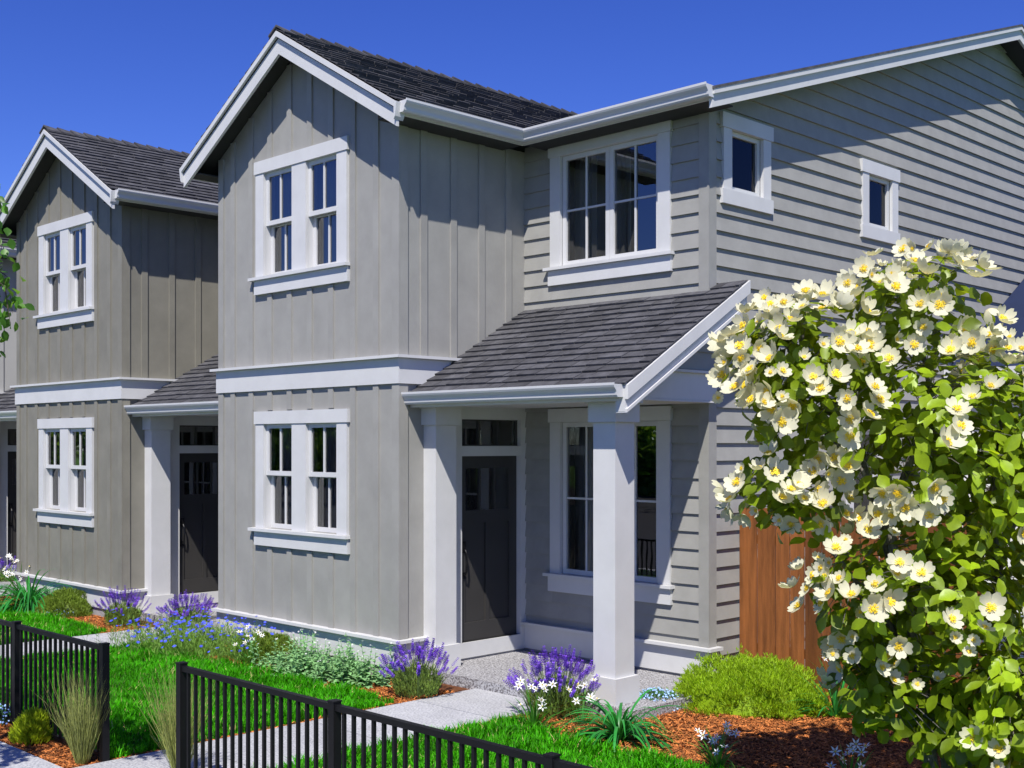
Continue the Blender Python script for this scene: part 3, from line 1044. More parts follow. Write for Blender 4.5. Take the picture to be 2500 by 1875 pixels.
BEDS = [(-3.95, .88, -.84, .0), (2.0, 9.0, -.64, 2.4), (-9.9, PX0 - PITCH, -.72, 0), (-6, .86, -3.97, -3.55), (1.98, 9, -3.97, -3.55),
        (.80, .876, -3.6, -.5), (-3.99, -3.88, -3.6, -.5), (1.985, 2.06, -3.6, -.5)]
ch = []
for x0, x1, y0, y1 in BEDS:
    n = int((x1 - x0) * (y1 - y0) * 5200)
    P = np.stack([nrg.uniform(x0, x1, n), nrg.uniform(y0, y1, n), nrg.uniform(.0, .018, n)], 1)
    u, v, t = pixn(P)
    ch.append(P[(u > -200) & (u < 2650) & (v < 2050)])
P = np.concatenate(ch); n = len(P)
a = nrg.uniform(0, 2 * np.pi, n); ln = nrg.uniform(.008, .030, n); wd = nrg.uniform(.003, .007, n)
tl = nrg.normal(0, .25, n); rl = nrg.normal(0, .35, n)
X = np.stack([np.cos(a) * np.cos(tl), np.sin(a) * np.cos(tl), np.sin(tl)], 1)
Y = np.stack([-np.sin(a) * np.cos(rl), np.cos(a) * np.cos(rl), np.sin(rl)], 1)
V = np.stack([P - X * ln[:, None] - Y * wd[:, None], P + X * ln[:, None] - Y * (wd * .6)[:, None], P + X * ln[:, None] + Y * wd[:, None], P - X * ln[:, None] + Y * (wd * .7)[:, None]], 1).reshape(-1, 3)
T = (np.array([[0, 1, 2], [0, 2, 3]])[None] + (np.arange(n) * 4)[:, None, None]).reshape(-1, 3)
tag(link('mulch_chips', np_mesh('mulch_chips', V, T), CHIP), 'reddish brown bark mulch covering the planting beds', 'mulch', kind='stuff')

# ================================================================== PLANTS
UP = Vector((0, 0, 1))


def rdir(elev0, elev1):
    a = rng.uniform(0, 2 * math.pi); e = rng.uniform(elev0, elev1)
    return Vector((math.cos(a) * math.cos(e), math.sin(a) * math.cos(e), math.sin(e)))


def align(z, roll=None):
    z = Vector(z).normalized()
    q = UP.rotation_difference(z)
    m = q.to_matrix().to_4x4()
    return m @ Matrix.Rotation(rng.uniform(0, 6.283) if roll is None else roll, 4, 'Z')


def arc(p, d, length, droop, n):
    """points of a stem that starts along d and bends down"""
    pts = [Vector(p)]
    d = Vector(d).normalized()
    for k in range(n):
        pts.append(pts[-1] + d * (length / n))
        d = (d + Vector((0, 0, -droop / n))).normalized()
    return pts


# lavender spike, shared
def spike_mesh(L, seed):
    r = random.Random(seed)
    b = MB()
    lv = 7
    for k in range(lv):
        z = L * k / lv
        rad = .0075 * (1 - .55 * (k / lv)) * r.uniform(.85, 1.2)
        for j in range(5):
            w = j * 2 * math.pi / 5 + k * .6
            c = Vector((math.cos(w) * rad, math.sin(w) * rad, z))
            o = Vector((math.cos(w), math.sin(w), .9)) * .0075
            s = Vector((-math.sin(w), math.cos(w), 0)) * .0042
            b.poly([c - s, c + s, c + o + s * .4, c + o - s * .4])
            b.poly([c * .4 + Vector((0, 0, z * .6)), c - s + o * .3, c + o * 1.2, c + s + o * .3])
    me = b.mesh('flower_spike'); me.materials.append(LAVF)
    return me


SPK = [spike_mesh(.085, 1), spike_mesh(.065, 2), spike_mesh(.10, 3)]


def lavender(base, h, rad, n, label, dense=1.0):
    L = empty('lavender', base)
    tag(L, label, 'lavender', 'lavender plants in the front beds')
    st = MB(); fo = MB()
    for i in range(n):
        f = math.sqrt(rng.random())
        a = rng.uniform(0, 6.283)
        r0 = Vector((math.cos(a), math.sin(a), 0))
        tip = r0 * (rad * f) + UP * (h * (1.0 - .38 * f ** 2) * rng.uniform(.80, 1.04) - .07)
        bs = r0 * (rad * .50 * f)
        m1 = bs.lerp(tip, .55) + UP * (h * .06) + Vector((rng.uniform(-.01, .01), rng.uniform(-.01, .01), 0))
        sv = r0.cross(UP)
        st.ribbon([bs, m1, tip], [.0022, .0018, .0014], sv)
        st.ribbon([bs, m1, tip], [.0022, .0018, .0014], r0)
        d = (tip - m1).normalized()
        put('flower_spike', SPK[i % 3], L, Matrix.Translation(tip) @ align(d + Vector((rng.uniform(-.1, .1), rng.uniform(-.1, .1), 0))) @ Matrix.Scale(rng.uniform(1.0, 1.4), 4))
    for i in range(int(1900 * dense)):
        f = math.sqrt(rng.random()); a = rng.uniform(0, 6.283)
        r0 = Vector((math.cos(a), math.sin(a), 0))
        zt = h * .60 * (1 - .55 * f ** 2) * rng.uniform(.15, 1)
        c = r0 * (rad * (.50 + .42 * zt / (h * .6)) * f * 1.0) + UP * zt
        d = (r0 * rng.uniform(.1, .8) + UP * rng.uniform(.5, 1) + Vector((rng.uniform(-.4, .4), rng.uniform(-.4, .4), 0))).normalized()
        sv = d.orthogonal().normalized()
        l = rng.uniform(.03, .06)
        fo.ribbon([c, c + d * l * .5, c + d * l], [.0024, .0038, .0008], sv)
    st.build('stems', STEM, L, kind='stuff'); fo.build('foliage', LAVL, L, kind='stuff')
    return L


lavender(gp(1018, 1702), .56, .36, 120, 'purple lavender in mulch at the foot of the porch pilaster')
lavender(gp(1358, 1748), .60, .40, 170, 'purple lavender in front of the freestanding white porch column')
lavender(gp(300, 1528), .52, .34, 80, 'purple lavender beside the taupe house porch pilaster')
lavender(gp(462, 1535), .48, .38, 120, 'purple lavender behind the blue cornflowers')
lavender(gp(18, 1432), .52, .36, 70, 'purple lavender at the left edge by the farthest porch')


def star_mesh(R, m):
    b = MB()
    for j in range(6):
        w = j * math.pi / 3
        d = Vector((math.cos(w), math.sin(w), 0)); s = Vector((-math.sin(w), math.cos(w), 0))
        b.poly([d * .1 * R, d * .45 * R - s * .17 * R + UP * R * .10, d * R + UP * R * .22, d * .45 * R + s * .17 * R + UP * R * .10])
    me = b.mesh('flower'); me.materials.append(m)
    return me


STARM = star_mesh(.045, STARF)
EYEM = MB(); EYEM.tube([(0, 0, .001), (0, 0, .016)], [.007, .004], 5)
EYEME = EYEM.mesh('flower_eye'); EYEME.materials.append(TIP)


def star_plant(base, h, rad, nl, nf, label, leafm=STARL, wid=.009):
    L = empty('star_flower_plant', base)
    tag(L, label, 'flowers', 'clumps of white star flowers')
    st = MB()
    for i in range(nl):
        d = rdir(.55, 1.45)
        p = arc(Vector((d.x, d.y, 0)) * .03, d, rng.uniform(.8, 1.25) * h, rng.uniform(.7, 1.9), 6)
        b = MB()
        sv = d.cross(UP).normalized() if d.cross(UP).length > .01 else Vector((1, 0, 0))
        b.ribbon(p, [wid * k for k in (.6, 1, 1.1, 1, .8, .5, .05)], sv)
        b.build('leaf', leafm, L, smooth=True)
    for i in range(nf):
        d = rdir(.30, 1.40)
        f = rng.uniform(.55, 1.15)
        tip = Vector((d.x * rad * rng.uniform(.5, 1.1), d.y * rad * rng.uniform(.5, 1.1), h * f))
        st.ribbon([Vector((0, 0, 0)), tip * .5 + UP * h * .12, tip], [.002, .002, .0015], Vector((1, 0, 0)))
        face = Vector((.35 + rng.uniform(-.6, .6), -.5 + rng.uniform(-.6, .6), .55 + rng.uniform(-.2, .5)))
        fl = put('flower', STARM, L, Matrix.Translation(tip) @ align(face) @ Matrix.Scale(rng.uniform(.8, 1.15), 4))
        put('flower_eye', EYEME, fl, Matrix.Identity(4))
    st.build('stems', STEM, L, kind='stuff')
    return L


star_plant(gp(612, 1626), .36, .26, 36, 10, 'white star flowers in the bed before the dark low shrub')
star_plant(gp(1305, 1787), .38, .26, 44, 12, 'white star flowers growing before the lavender at the porch column')
star_plant(gp(1420, 1772), .36, .16, 12, 9, 'loose white star flower stems right of the lavender at the porch column')
star_plant(gp(1752, 1884), .30, .26, 44, 12, 'white star flowers in mulch below the lime green mound')
star_plant(gp(2075, 1935), .30, .24, 34, 10, 'white star flowers at the bottom edge under the shrub')
star_plant(gp(2040, 1752), .50, .26, 55, 5, 'bright green narrow-leaved clump between lime mound and flowering shrub', AGAL, .010)
star_plant(gp(48, 1462), .62, .55, 40, 70, 'dense white flower spray behind the strap leaves by the taupe house')


def strap_plant(base, n, ln, label):
    L = empty('strap_leaf_plant', base)
    tag(L, label, 'plant', 'strap-leaved plants')
    for i in range(n):
        d = rdir(.42, 1.25)
        l = ln * rng.uniform(.65, 1.12)
        p = arc(Vector((d.x, d.y, 0)) * rng.uniform(0, .09), d, l, rng.uniform(1.7, 3.4), 9)
        sv = Vector((-d.y, d.x, 0)).normalized()
        sv = (sv + UP * rng.uniform(-.3, .3)).normalized()
        b = MB()
        wf = rng.uniform(.009, .014)
        i0 = 0
        pv = [Vector(q) for q in p]
        ws = [.55, .85, 1, 1.05, 1.05, 1, .9, .7, .42, .02]
        for q, w in zip(pv, ws):
            b.v += [tuple(q - sv * w * wf + UP * .25 * w * wf), tuple(q), tuple(q + sv * w * wf + UP * .25 * w * wf)]
        for k in range(len(pv) - 1):
            a = 3 * k
            b.f += [(a, a + 1, a + 4, a + 3), (a + 1, a + 2, a + 5, a + 4)]
        b.build('leaf', AGAL, L, smooth=True)
    return L


strap_plant(gp(1512, 1808), 120, .72, 'arching dark green strap-leaved plant in mulch right of the lavender')
strap_plant(gp(72, 1490), 170, 1.25, 'strap-leaved plant at the left before the taupe house')


def tuft_mound(base, rx, ry, h, n, m, needle, label, name, cat, group, spread=.9, core=True, wmul=1.0, per=7, clumps=0):
    L = empty(name, base)
    tag(L, label, cat, group)
    if core:
        b = MB(); N1, N2 = 16, 6
        rings = []
        for j in range(N2 + 1):
            e = j / N2 * math.pi / 2
            rings.append(len(b.v))
            for i in range(N1):
                w = i / N1 * 2 * math.pi
                k = .80 + .05 * math.sin(3 * w + 1) + .04 * math.sin(5 * w)
                b.v.append((rx * k * math.cos(e) * math.cos(w), ry * k * math.cos(e) * math.sin(w), h * .84 * math.sin(e)))
        for j in range(N2):
            for i in range(N1):
                i2 = (i + 1) % N1
                b.f.append((rings[j] + i, rings[j] + i2, rings[j + 1] + i2, rings[j + 1] + i))
        b.build('inner_growth', m, L, smooth=True)
    cs = []
    for i in range(n):
        e = math.asin(min(1, rng.random() ** .8)); w = rng.uniform(0, 6.283)
        k = .86 + .08 * math.sin(3 * w + 1 + 4 * e) + .06 * math.sin(7 * w + 9 * e) + rng.uniform(-.05, .05)
        nrm = Vector((math.cos(e) * math.cos(w) / rx, math.cos(e) * math.sin(w) / ry, math.sin(e) / h)).normalized()
        c = Vector((rx * k * math.cos(e) * math.cos(w), ry * k * math.cos(e) * math.sin(w), max(.01, h * k * math.sin(e))))
        cs.append((c, nrm))
    if clumps:
        hub = cs[:clumps]; cs = []
        for c, nrm in hub:
            g = rng.uniform(.92, 1.12)
            c = Vector((c.x * g, c.y * g, c.z * g))
            for q in range(n // clumps):
                o_ = Vector((rng.gauss(0, 1), rng.gauss(0, 1), rng.gauss(0, .7))) * needle * 1.0
                cs.append((Vector((c.x + o_.x, c.y + o_.y, max(.008, c.z + o_.z))), nrm))
    V = []; T = []
    for c, nrm in cs:
        ax = (nrm * .6 + UP * .75 + Vector((rng.uniform(-.3, .3), rng.uniform(-.3, .3), 0))).normalized()
        for q in range(per):
            d = (ax + Vector((rng.uniform(-1, 1), rng.uniform(-1, 1), rng.uniform(-.6, .8))) * spread * .75).normalized()
            s = d.orthogonal().normalized()
            s = (s * math.cos(q) + d.cross(s) * math.sin(q)) * needle * .085 * wmul
            l = needle * rng.uniform(.6, 1.25)
            c2 = c + Vector((rng.uniform(-1, 1), rng.uniform(-1, 1), rng.uniform(-1, 1))) * needle * .35
            i = len(V)
            V += [c2 - s * .6, c2 + s * .6, c2 + d * l * .55 + s, c2 + d * l * .55 - s, c2 + d * l]
            T += [(i, i + 1, i + 2), (i, i + 2, i + 3), (i + 3, i + 2, i + 4)]
    o = link('foliage', np_mesh('foliage', np.array([tuple(v) for v in V]), np.array(T)), m, L)
    o['kind'] = 'stuff'
    return L


tuft_mound(gp(1836, 1724), .74, .64, .43, 6000, LIME, .040, 'rounded lime green conifer mound at the corner of the house', 'conifer_mound', 'shrub', 'low mounded shrubs', clumps=430)
tuft_mound(gp(660, 1608), .60, .40, .27, 1900, OLIVE, .045, 'low dark olive shrub at the foot of the light grey bay', 'low_shrub', 'shrub', 'low mounded shrubs')
tuft_mound(gp(165, 1500), .50, .42, .36, 1600, OLIVE, .045, 'low olive shrub before the taupe house foundation', 'low_shrub', 'shrub', 'low mounded shrubs')
tuft_mound(gp(80, 1812), .165, .15, .25, 520, YELS, .050, 'small yellow-green shrub in mulch before the left fence', 'low_shrub', 'shrub', 'low mounded shrubs', core=False, spread=.55, per=8)


def forget(base, rx, h, n, label):
    L = empty('forget_me_not', base)
    tag(L, label, 'flowers', 'pale blue flower cushions')
    V = []; T = []
    fo = MB()
    for i in range(n):
        e = math.asin(rng.random()); w = rng.uniform(0, 6.283); k = rng.uniform(.85, 1.05)
        c = Vector((rx * k * math.cos(e) * math.cos(w), rx * k * math.cos(e) * math.sin(w), h * k * math.sin(e) + .02))
        nn = (c * .8 + Vector((.25, -.35, .55)) * .5 + Vector((rng.uniform(-.2, .2), rng.uniform(-.2, .2), 0))).normalized()
        a = nn.orthogonal().normalized(); b_ = nn.cross(a); R = rng.uniform(.008, .0125)
        i0 = len(V); V.append(c)
        for j in range(10):
            q = j * math.pi / 5; rr = R * (1 if j % 2 == 0 else .55)
            V.append(c + (a * math.cos(q) + b_ * math.sin(q)) * rr + nn * .002)
        for j in range(10): T.append((i0, i0 + 1 + j, i0 + 1 + (j + 1) % 10))
    for i in range(n * 2):
        e = math.asin(rng.random()); w = rng.uniform(0, 6.283); k = rng.uniform(.5, .98)
        c = Vector((rx * k * math.cos(e) * math.cos(w), rx * k * math.cos(e) * math.sin(w), h * k * math.sin(e)))
        d = (c * 1.5 + rdir(.2, 1.3) * .3).normalized(); s = d.orthogonal().normalized()
        fo.ribbon([c, c + d * .02, c + d * .045], [.003, .007, .001], s)
    o = link('flowers', np_mesh('flowers', np.array([tuple(v) for v in V]), np.array(T)), FMN, L); o['kind'] = 'stuff'
    fo.build('foliage', FMNL, L, kind='stuff')


forget(gp(1605, 1728), .24, .16, 330, 'pale blue flower cushion behind the column base and strap leaves')
forget(gp(165, 1502), .30, .17, 380, 'pale blue flower cushion before the olive shrub at the taupe house')
forget(gp(-5, 1768), .16, .15, 160, 'blue flowers at the left edge before the fence')

# cornflowers
cb = MB()
for j in range(9):
    w = j * 2 * math.pi / 9
    d = Vector((math.cos(w), math.sin(w), 0)); s = Vector((-math.sin(w), math.cos(w), 0))
    cb.poly([Vector((0, 0, 0)), d * .013 - s * .005 + UP * .006, d * .022 - s * .003 + UP * .008, d * .019 + UP * .008, d * .022 + s * .003 + UP * .010, d * .013 + s * .005 + UP * .006])
cme = cb.mesh('flower'); cme.materials.append(CORNF)
c0, c1 = gp(350, 1580), gp(625, 1622)
L = empty('cornflowers', gp(490, 1600))
tag(L, 'wild patch of bright blue cornflowers between the walkway and grey bay', 'flowers')
st = MB()
bl_ = Vector(L.location)
cnt = 0
for i in range(1150):
    f = rng.gauss(.45, .26)
    p = c0.lerp(c1, f) + Vector((rng.gauss(0, .10), rng.gauss(.05, .30), 0)) - bl_
    p.z = 0
    h = rng.uniform(.16, .46)
    d = (UP + Vector((rng.uniform(-.45, .45), rng.uniform(-.45, .45), 0))).normalized()
    pts = arc(p, d, h, rng.uniform(-.2, .4), 3)
    sv = Vector((rng.uniform(-1, 1), rng.uniform(-1, 1), 0)).normalized()
    st.ribbon(pts, [.002, .0017, .0014, .001], sv)
    for q in range(5):
        k = rng.uniform(.05, .85)
        b0_ = pts[0].lerp(pts[-1], k)
        dd = (rdir(.3, 1.2)).normalized()
        st.ribbon([b0_, b0_ + dd * .035, b0_ + dd * .07], [.0015, .003, .0004], dd.orthogonal().normalized())
    if cnt < 285 and rng.random() < .5:
        put('flower', cme, L, Matrix.Translation(pts[-1]) @ align(d + Vector((.25, -.35, .2))) @ Matrix.Scale(rng.uniform(.75, 1.15), 4))
        cnt += 1
st.build('stems', CORNL, L, kind='stuff')

# pale woolly-leaved clump
L = empty('woolly_leaf_clump', gp(800, 1660))
tag(L, 'pale green woolly-leaved clump with tiny white flowers below the bay window', 'plant')
bl_ = Vector(L.location)
c0, c1 = gp(672, 1640), gp(905, 1680)
fo = MB(); st = MB()
sm = star_mesh(.014, STARF)
for i in range(190):
    p = c0.lerp(c1, rng.random()) + Vector((rng.gauss(0, .07), rng.gauss(.10, .17), 0)) - bl_
    p.z = 0
    h = rng.uniform(.14, .46) if rng.random() < .5 else rng.uniform(.10, .25)
    d = (UP + Vector((rng.uniform(-.25, .25), rng.uniform(-.25, .25), 0))).normalized()
    tip = p + d * h
    st.tube([p, tip], [.004, .002], 4)
    nl = int(h / .028) + 3
    for k in range(nl):
        f = k / nl
        c = p.lerp(tip, f)
        a = k * 2.4 + rng.uniform(-.4, .4)
        o = Vector((math.cos(a), math.sin(a), 0))
        ll = .125 * (1 - .62 * f) * rng.uniform(.8, 1.15)
        q = arc(c, o + UP * .8, ll, 1.6, 3)
        sv = o.cross(UP)
        w = ll * .23
        fo.ribbon(q, [w * .35, w, w * .85, w * .1], sv)
    if h > .26:
        for q in range(2):
            put('flower', sm, L, Matrix.Translation(tip + Vector((rng.uniform(-.02, .02), rng.uniform(-.02, .02), rng.uniform(0, .02)))) @ align(rdir(.5, 1.4)))
fo.build('foliage', EARL, L, smooth=True, kind='stuff'); st.build('stems', EARL, L, kind='stuff')


def feather(base, h, rad, n, label):
    L = empty('ornamental_grass', base)
    tag(L, label, 'grass clump', 'ornamental grass clumps')
    b = MB()
    for i in range(n):
        a = rng.uniform(0, 6.283); f = math.sqrt(rng.random())
        p = Vector((math.cos(a), math.sin(a), 0)) * .045 * f
        d = (UP + Vector((math.cos(a + rng.uniform(-.6, .6)), math.sin(a + rng.uniform(-.6, .6)), 0)) * rng.uniform(.02, .42) * rad / .2).normalized()
        l = h * rng.uniform(.55, 1.08)
        q = arc(p, d, l, rng.uniform(-.25, .5), 5)
        q = [x + Vector((rng.uniform(-1, 1), rng.uniform(-1, 1), 0)) * .006 * k for k, x in enumerate(q)]
        b.ribbon(q, [.0022, .0022, .0019, .0015, .0011, .0004], Vector((rng.uniform(-1, 1), rng.uniform(-1, 1), 0)).normalized())
    b.build('blades', FEAT, L, kind='stuff')


feather(gp(200, 1866), .74, .20, 420, 'tawny green ornamental grass before the left fence end post')
feather(gp(440, 1892), .78, .20, 400, 'tawny green ornamental grass at the right side of the walkway gap')

# ================================================================== FLOWERING SHRUB
def leaf_tmpl(ln, wd):
    V = np.array([(0, 0, 0), (-wd * .8, ln * .28, .10 * wd), (-wd, ln * .52, .16 * wd), (-wd * .62, ln * .80, .08 * wd), (0, ln, -.12 * ln),
                  (wd * .62, ln * .80, .08 * wd), (wd, ln * .52, .16 * wd), (wd * .8, ln * .28, .10 * wd), (0, ln * .3, -.06 * wd), (0, ln * .6, -.08 * wd)], float)
    T = np.array([(0, 8, 1), (1, 8, 2), (2, 8, 9), (2, 9, 3), (3, 9, 4), (4, 9, 5), (5, 9, 6), (6, 9, 8), (6, 8, 7), (7, 8, 0)])
    return V, T


LV, LT = leaf_tmpl(.116, .040)
LME = np_mesh('leaf', LV, LT, True); LME.materials.append(ROSEL)
LMES = [LME]
for ln, wd in ((.100, .042), (.130, .037)):
    q, w = leaf_tmpl(ln, wd); mm_ = np_mesh('leaf', q, w, True); mm_.materials.append(ROSEL); LMES.append(mm_)


def flower_mesh(seed, cup):
    r = random.Random(seed)
    b = MB()
    for j in range(5):
        w = j * 2 * math.pi / 5 + r.uniform(-.1, .1)
        c = cup * r.uniform(.7, 1.35)
        d = Vector((math.cos(w), math.sin(w), 0)); s = Vector((-math.sin(w), math.cos(w), 0))
        R = .071 * r.uniform(.88, 1.10)
        P_ = lambda f, g: d * (R * f) + s * (R * g) + UP * (R * (c * f * f + .12 * abs(g) ** 1.5 + r.uniform(-.015, .015)))
        i = len(b.v)
        rows = [(.06, .03), (.35, .27), (.68, .47), (.90, .40), (1.0, .20)]
        for f, g in rows:
            mid = P_(f if f < .95 else .90, 0)
            b.v += [tuple(P_(f, -g)), tuple(mid - UP * R * .03), tuple(P_(f, g))]
        for k in range(len(rows) - 1):
            a = i + 3 * k
            b.f += [(a, a + 1, a + 4, a + 3), (a + 1, a + 2, a + 5, a + 4)]
    me = b.mesh('flower', True); me.materials.append(PETAL)
    return me


FME = [flower_mesh(i, c) for i, c in enumerate((.35, .5, .75, .45, 1.05, .62))]
sb = MB()
r_ = random.Random(5)
for j in range(46):
    a = r_.uniform(0, 6.283); f = r_.uniform(.1, 1) ** .6
    o = Vector((math.cos(a), math.sin(a), 0))
    p = o * .006 + UP * .002; q = o * (.026 * f) + UP * (.020 * (1.15 - .5 * f))
    s = o.cross(UP) * .0013
    sb.ribbon([p, q], [1, 1], s)
    s2 = .0036
    sb.poly([q + Vector((s2, 0, 0)), q + Vector((0, s2, 0)), q + Vector((-s2, 0, 0)), q + Vector((0, -s2, 0))])
    sb.poly([q + Vector((s2, 0, 0)), q + UP * s2, q + Vector((-s2, 0, 0)), q - UP * s2])
sb.tube([(0, 0, 0), (0, 0, .010), (0, 0, .014)], [.011, .010, .003], 7)
SME = sb.mesh('stamens'); SME.materials.append(STAM)

SHB = gp(2325, 2045)
SH = empty('flowering_shrub', SHB)
tag(SH, 'tall shrub covered in large white yellow-centred flowers at right', 'shrub')
T0 = 7.55
SC = T0 / 8.75
# lobes: image centre, depth offset, radii in metres, leaf weight, flower weight
LOB = [(2290, 1080, .0, .95, .82, 1.0, .35), (1985, 930, -.05, .60, .60, .9, 1.35), (2235, 765, .05, .58, .46, .75, 1.1), (1915, 860, .0, .40, .36, .5, 1.2),
       (1900, 1180, .0, .40, .30, .45, 1.0), (1960, 1250, .0, .34, .22, .45, .5), (2270, 1440, -.05, .80, .62, 1.05, .42), (2470, 1690, -.35, .55, .50, 1.2, .15),
       (2510, 1060, .1, .72, .70, .9, .9), (2080, 1440, -.1, .40, .30, .4, .6), (2190, 1680, .0, .46, .36, 1.0, .22), (2130, 1560, .0, .32, .30, .75, .4), (2390, 1770, -.1, .55, .36, 1.25, .12), (2520, 1350, .1, .7, .7, .6, .38)]
lob = [(at(u, v, T0 + dt * SC), rh * SC, rv * SC, lw, fwt) for u, v, dt, rh, rv, lw, fwt in LOB]


def lobpoint(L_, shell):
    c, rh, rv = L_[0], L_[1], L_[2]
    d = Vector((rng.gauss(0, 1), rng.gauss(0, 1), rng.gauss(0, 1))).normalized()
    k = rng.uniform(*shell)
    p = c + Vector((d.x * rh * k, d.y * rh * k, d.z * rv * k))
    return p, d


def inside(p, f):
    for c, rh, rv, _, _ in lob:
        q = p - c
        if (q.x / (rh * f)) ** 2 + (q.y / (rh * f)) ** 2 + (q.z / (rv * f)) ** 2 < 1: return True
    return False


# stems
def limb(b, pts, r0, r1, n=7):
    pts = [Vector(p) for p in pts]
    out = []
    for k in range(len(pts) - 1):
        for j in range(4):
            f = j / 4
            p = pts[k].lerp(pts[k + 1], f)
            out.append(p + Vector((rng.uniform(-1, 1), rng.uniform(-1, 1), 0)) * .010)
    out.append(pts[-1])
    m = len(out)
    b.tube(out, [r0 + (r1 - r0) * (k / (m - 1)) for k in range(m)], n)


base = Vector(SHB)
stems = [
    [base + Vector((-.10, -.05, -.05)), at(2270, 1760, T0 - .05), at(2200, 1450, T0), at(2165, 1270, T0), at(2235, 1100, T0), at(2275, 960, T0 + .02), at(2240, 760, T0)],
    [base + Vector((.08, .06, -.05)), at(2400, 1740, T0 + .05), at(2440, 1480, T0 + .05), at(2435, 1290, T0 + .08), at(2425, 1150, T0 + .1), at(2450, 960, T0 + .1)],
    [base + Vector((.10, .02, -.05)), at(2380, 1780, T0 - .1), at(2460, 1640, T0 - .2), at(2520, 1500, T0 - .2), at(2560, 1300, T0)],
    [base + Vector((-.05, .08, -.05)), at(2300, 1700, T0 + .05), at(2180, 1400, T0 + .12), at(2110, 1130, T0 + .1), at(2020, 1000, T0 + .05), at(1960, 900, T0)],
    [base + Vector((-.02, .0, -.05)), at(2230, 1600, T0), at(2090, 1420, T0 - .05), at(1980, 1280, T0 - .02), at(1880, 1190, T0)],
    [at(2440, 1340, T0 + .06), at(2490, 1250, T0 + .08), at(2540, 1150, T0 + .1), at(2560, 1000, T0 + .1)],
    [at(2165, 1270, T0), at(2110, 1150, T0 - .1), at(2020, 1060, T0 - .12), at(1900, 960, T0 - .1)],
    [at(2200, 1450, T0), at(2160, 1600, T0), at(2120, 1660, T0)]]
rad = [(.048, .011), (.048, .013), (.040, .010), (.032, .008), (.026, .007), (.024, .008), (.018, .006), (.012, .005)]
spts = []
for s_, (r0, r1) in zip(stems, rad):
    b = MB()
    loc = [Vector(p) - base for p in s_]
    limb(b, loc, r0, r1)
    b.build('stem', BARK, SH, smooth=True)
    for k in range(2, len(s_) - 1 + 1):
        for f in (0, .33, .66):
            if k < len(s_) - 1: spts.append(Vector(s_[k]).lerp(Vector(s_[k + 1]), f))
    spts.append(Vector(s_[-1]))
tw = MB()
leafm = []; flow = []
for L_ in lob:
    n = int(650 * L_[3] * (L_[1] * L_[2] / .335) ** .75)
    made = 0
    while made < n:
        p, d = lobpoint(L_, (.55, 1.0) if rng.random() < .8 else (.15, .6))
        if p.z < .15: made += 1; continue
        made += 3
        # a sprig with leaves in threes
        src = min(spts, key=lambda q: (q - p).length_squared)
        mid = src.lerp(p, .6) + UP * .04
        if rng.random() < .5: tw.tube([src - base, mid - base, p - base], [.0042, .003, .0018], 4)
        ax = (d + UP * .25).normalized()
        for q in range(3):
            a = q * 2.1 + rng.uniform(-.5, .5)
            o = ax.orthogonal().normalized()
            o = (o * math.cos(a) + ax.cross(o) * math.sin(a))
            y = (o * 1.0 + ax * rng.uniform(-.1, .6) - UP * rng.uniform(.0, .45)).normalized()
            z = (ax * .7 + UP * .45 + Vector((.25, -.35, 0)) * rng.uniform(-.3, 1.2) + Vector((rng.uniform(-.5, .5), rng.uniform(-.5, .5), rng.uniform(-.4, .4)))).normalized()
            x = y.cross(z)
            if x.length < .1: continue
            x.normalize(); z = x.cross(y)
            pos = p - base + y * .02 - ax * (q * .022)
            leafm.append((basis(x * rng.uniform(.75, 1.15), y * rng.uniform(.75, 1.2), z, pos), pix(p)))
    nf = int(22 * L_[4] * (L_[1] * L_[2] / .223) ** .75)
    for i in range(nf):
        for tr in range(40):
            p, d = lobpoint(L_, (.93, 1.10))
            facing = d.dot(Vector((.25, -.45, .35)))
            if p.z < .35 or inside(p, .86): continue
            if rng.random() > .35 + facing * 1.3: continue
            if any((p - q[0]).length < .090 for q in flow): continue
            face = (d * .75 + Vector((.22, -.32, .42)) + Vector((rng.uniform(-.7, .7), rng.uniform(-.7, .7), rng.uniform(-.55, .55)))).normalized()
            flow.append((p, face))
            for q_ in range(rng.choice((1, 2, 2, 3, 4))):
                t_ = d.orthogonal().normalized(); w_ = rng.uniform(0, 6.283)
                p2 = p + (t_ * math.cos(w_) + d.cross(t_) * math.sin(w_)) * rng.uniform(.09, .16) + d * rng.uniform(-.03, .05)
                if any((p2 - q[0]).length < .075 for q in flow): continue
                flow.append((p2, (face + Vector((rng.uniform(-.5, .5), rng.uniform(-.5, .5), rng.uniform(-.5, .5)))).normalized()))
            break
tw.build('twigs', BARK, SH, kind='stuff')
rng.shuffle(flow)
flow = [f_ for f_ in flow if pix(f_[0])[0] < 2560 and pix(f_[0])[1] < 1900]
for i, (p, face) in enumerate(flow[:290]):
    fo_ = put('flower', FME[i % 6], SH, Matrix.Translation(p - base) @ align(face) @ Matrix.Scale(rng.choice((.55, .8, .9, 1, 1.05, 1.15)), 4))
    put('stamens', SME, fo_, Matrix.Translation((0, 0, .004)) @ Matrix.Scale(.98, 4))
leafm.sort(key=lambda e: e[1][2] + (0 if -20 < e[1][0] < 2520 and 0 < e[1][1] < 1890 else 5))
for i, (m_, _) in enumerate(leafm[:290]):
    put('leaf', LMES[i % 3], SH, m_)
ml = np.array([[list(r)[:4] for r in m_][:3] for m_, _ in leafm[290:]])
V, T = pieces(LV, LT, ml)
o = link('leaves', np_mesh('leaves', V, T, True), ROSEL, SH); o['kind'] = 'stuff'
print('shrub flowers', len(flow), 'leaves', len(leafm))

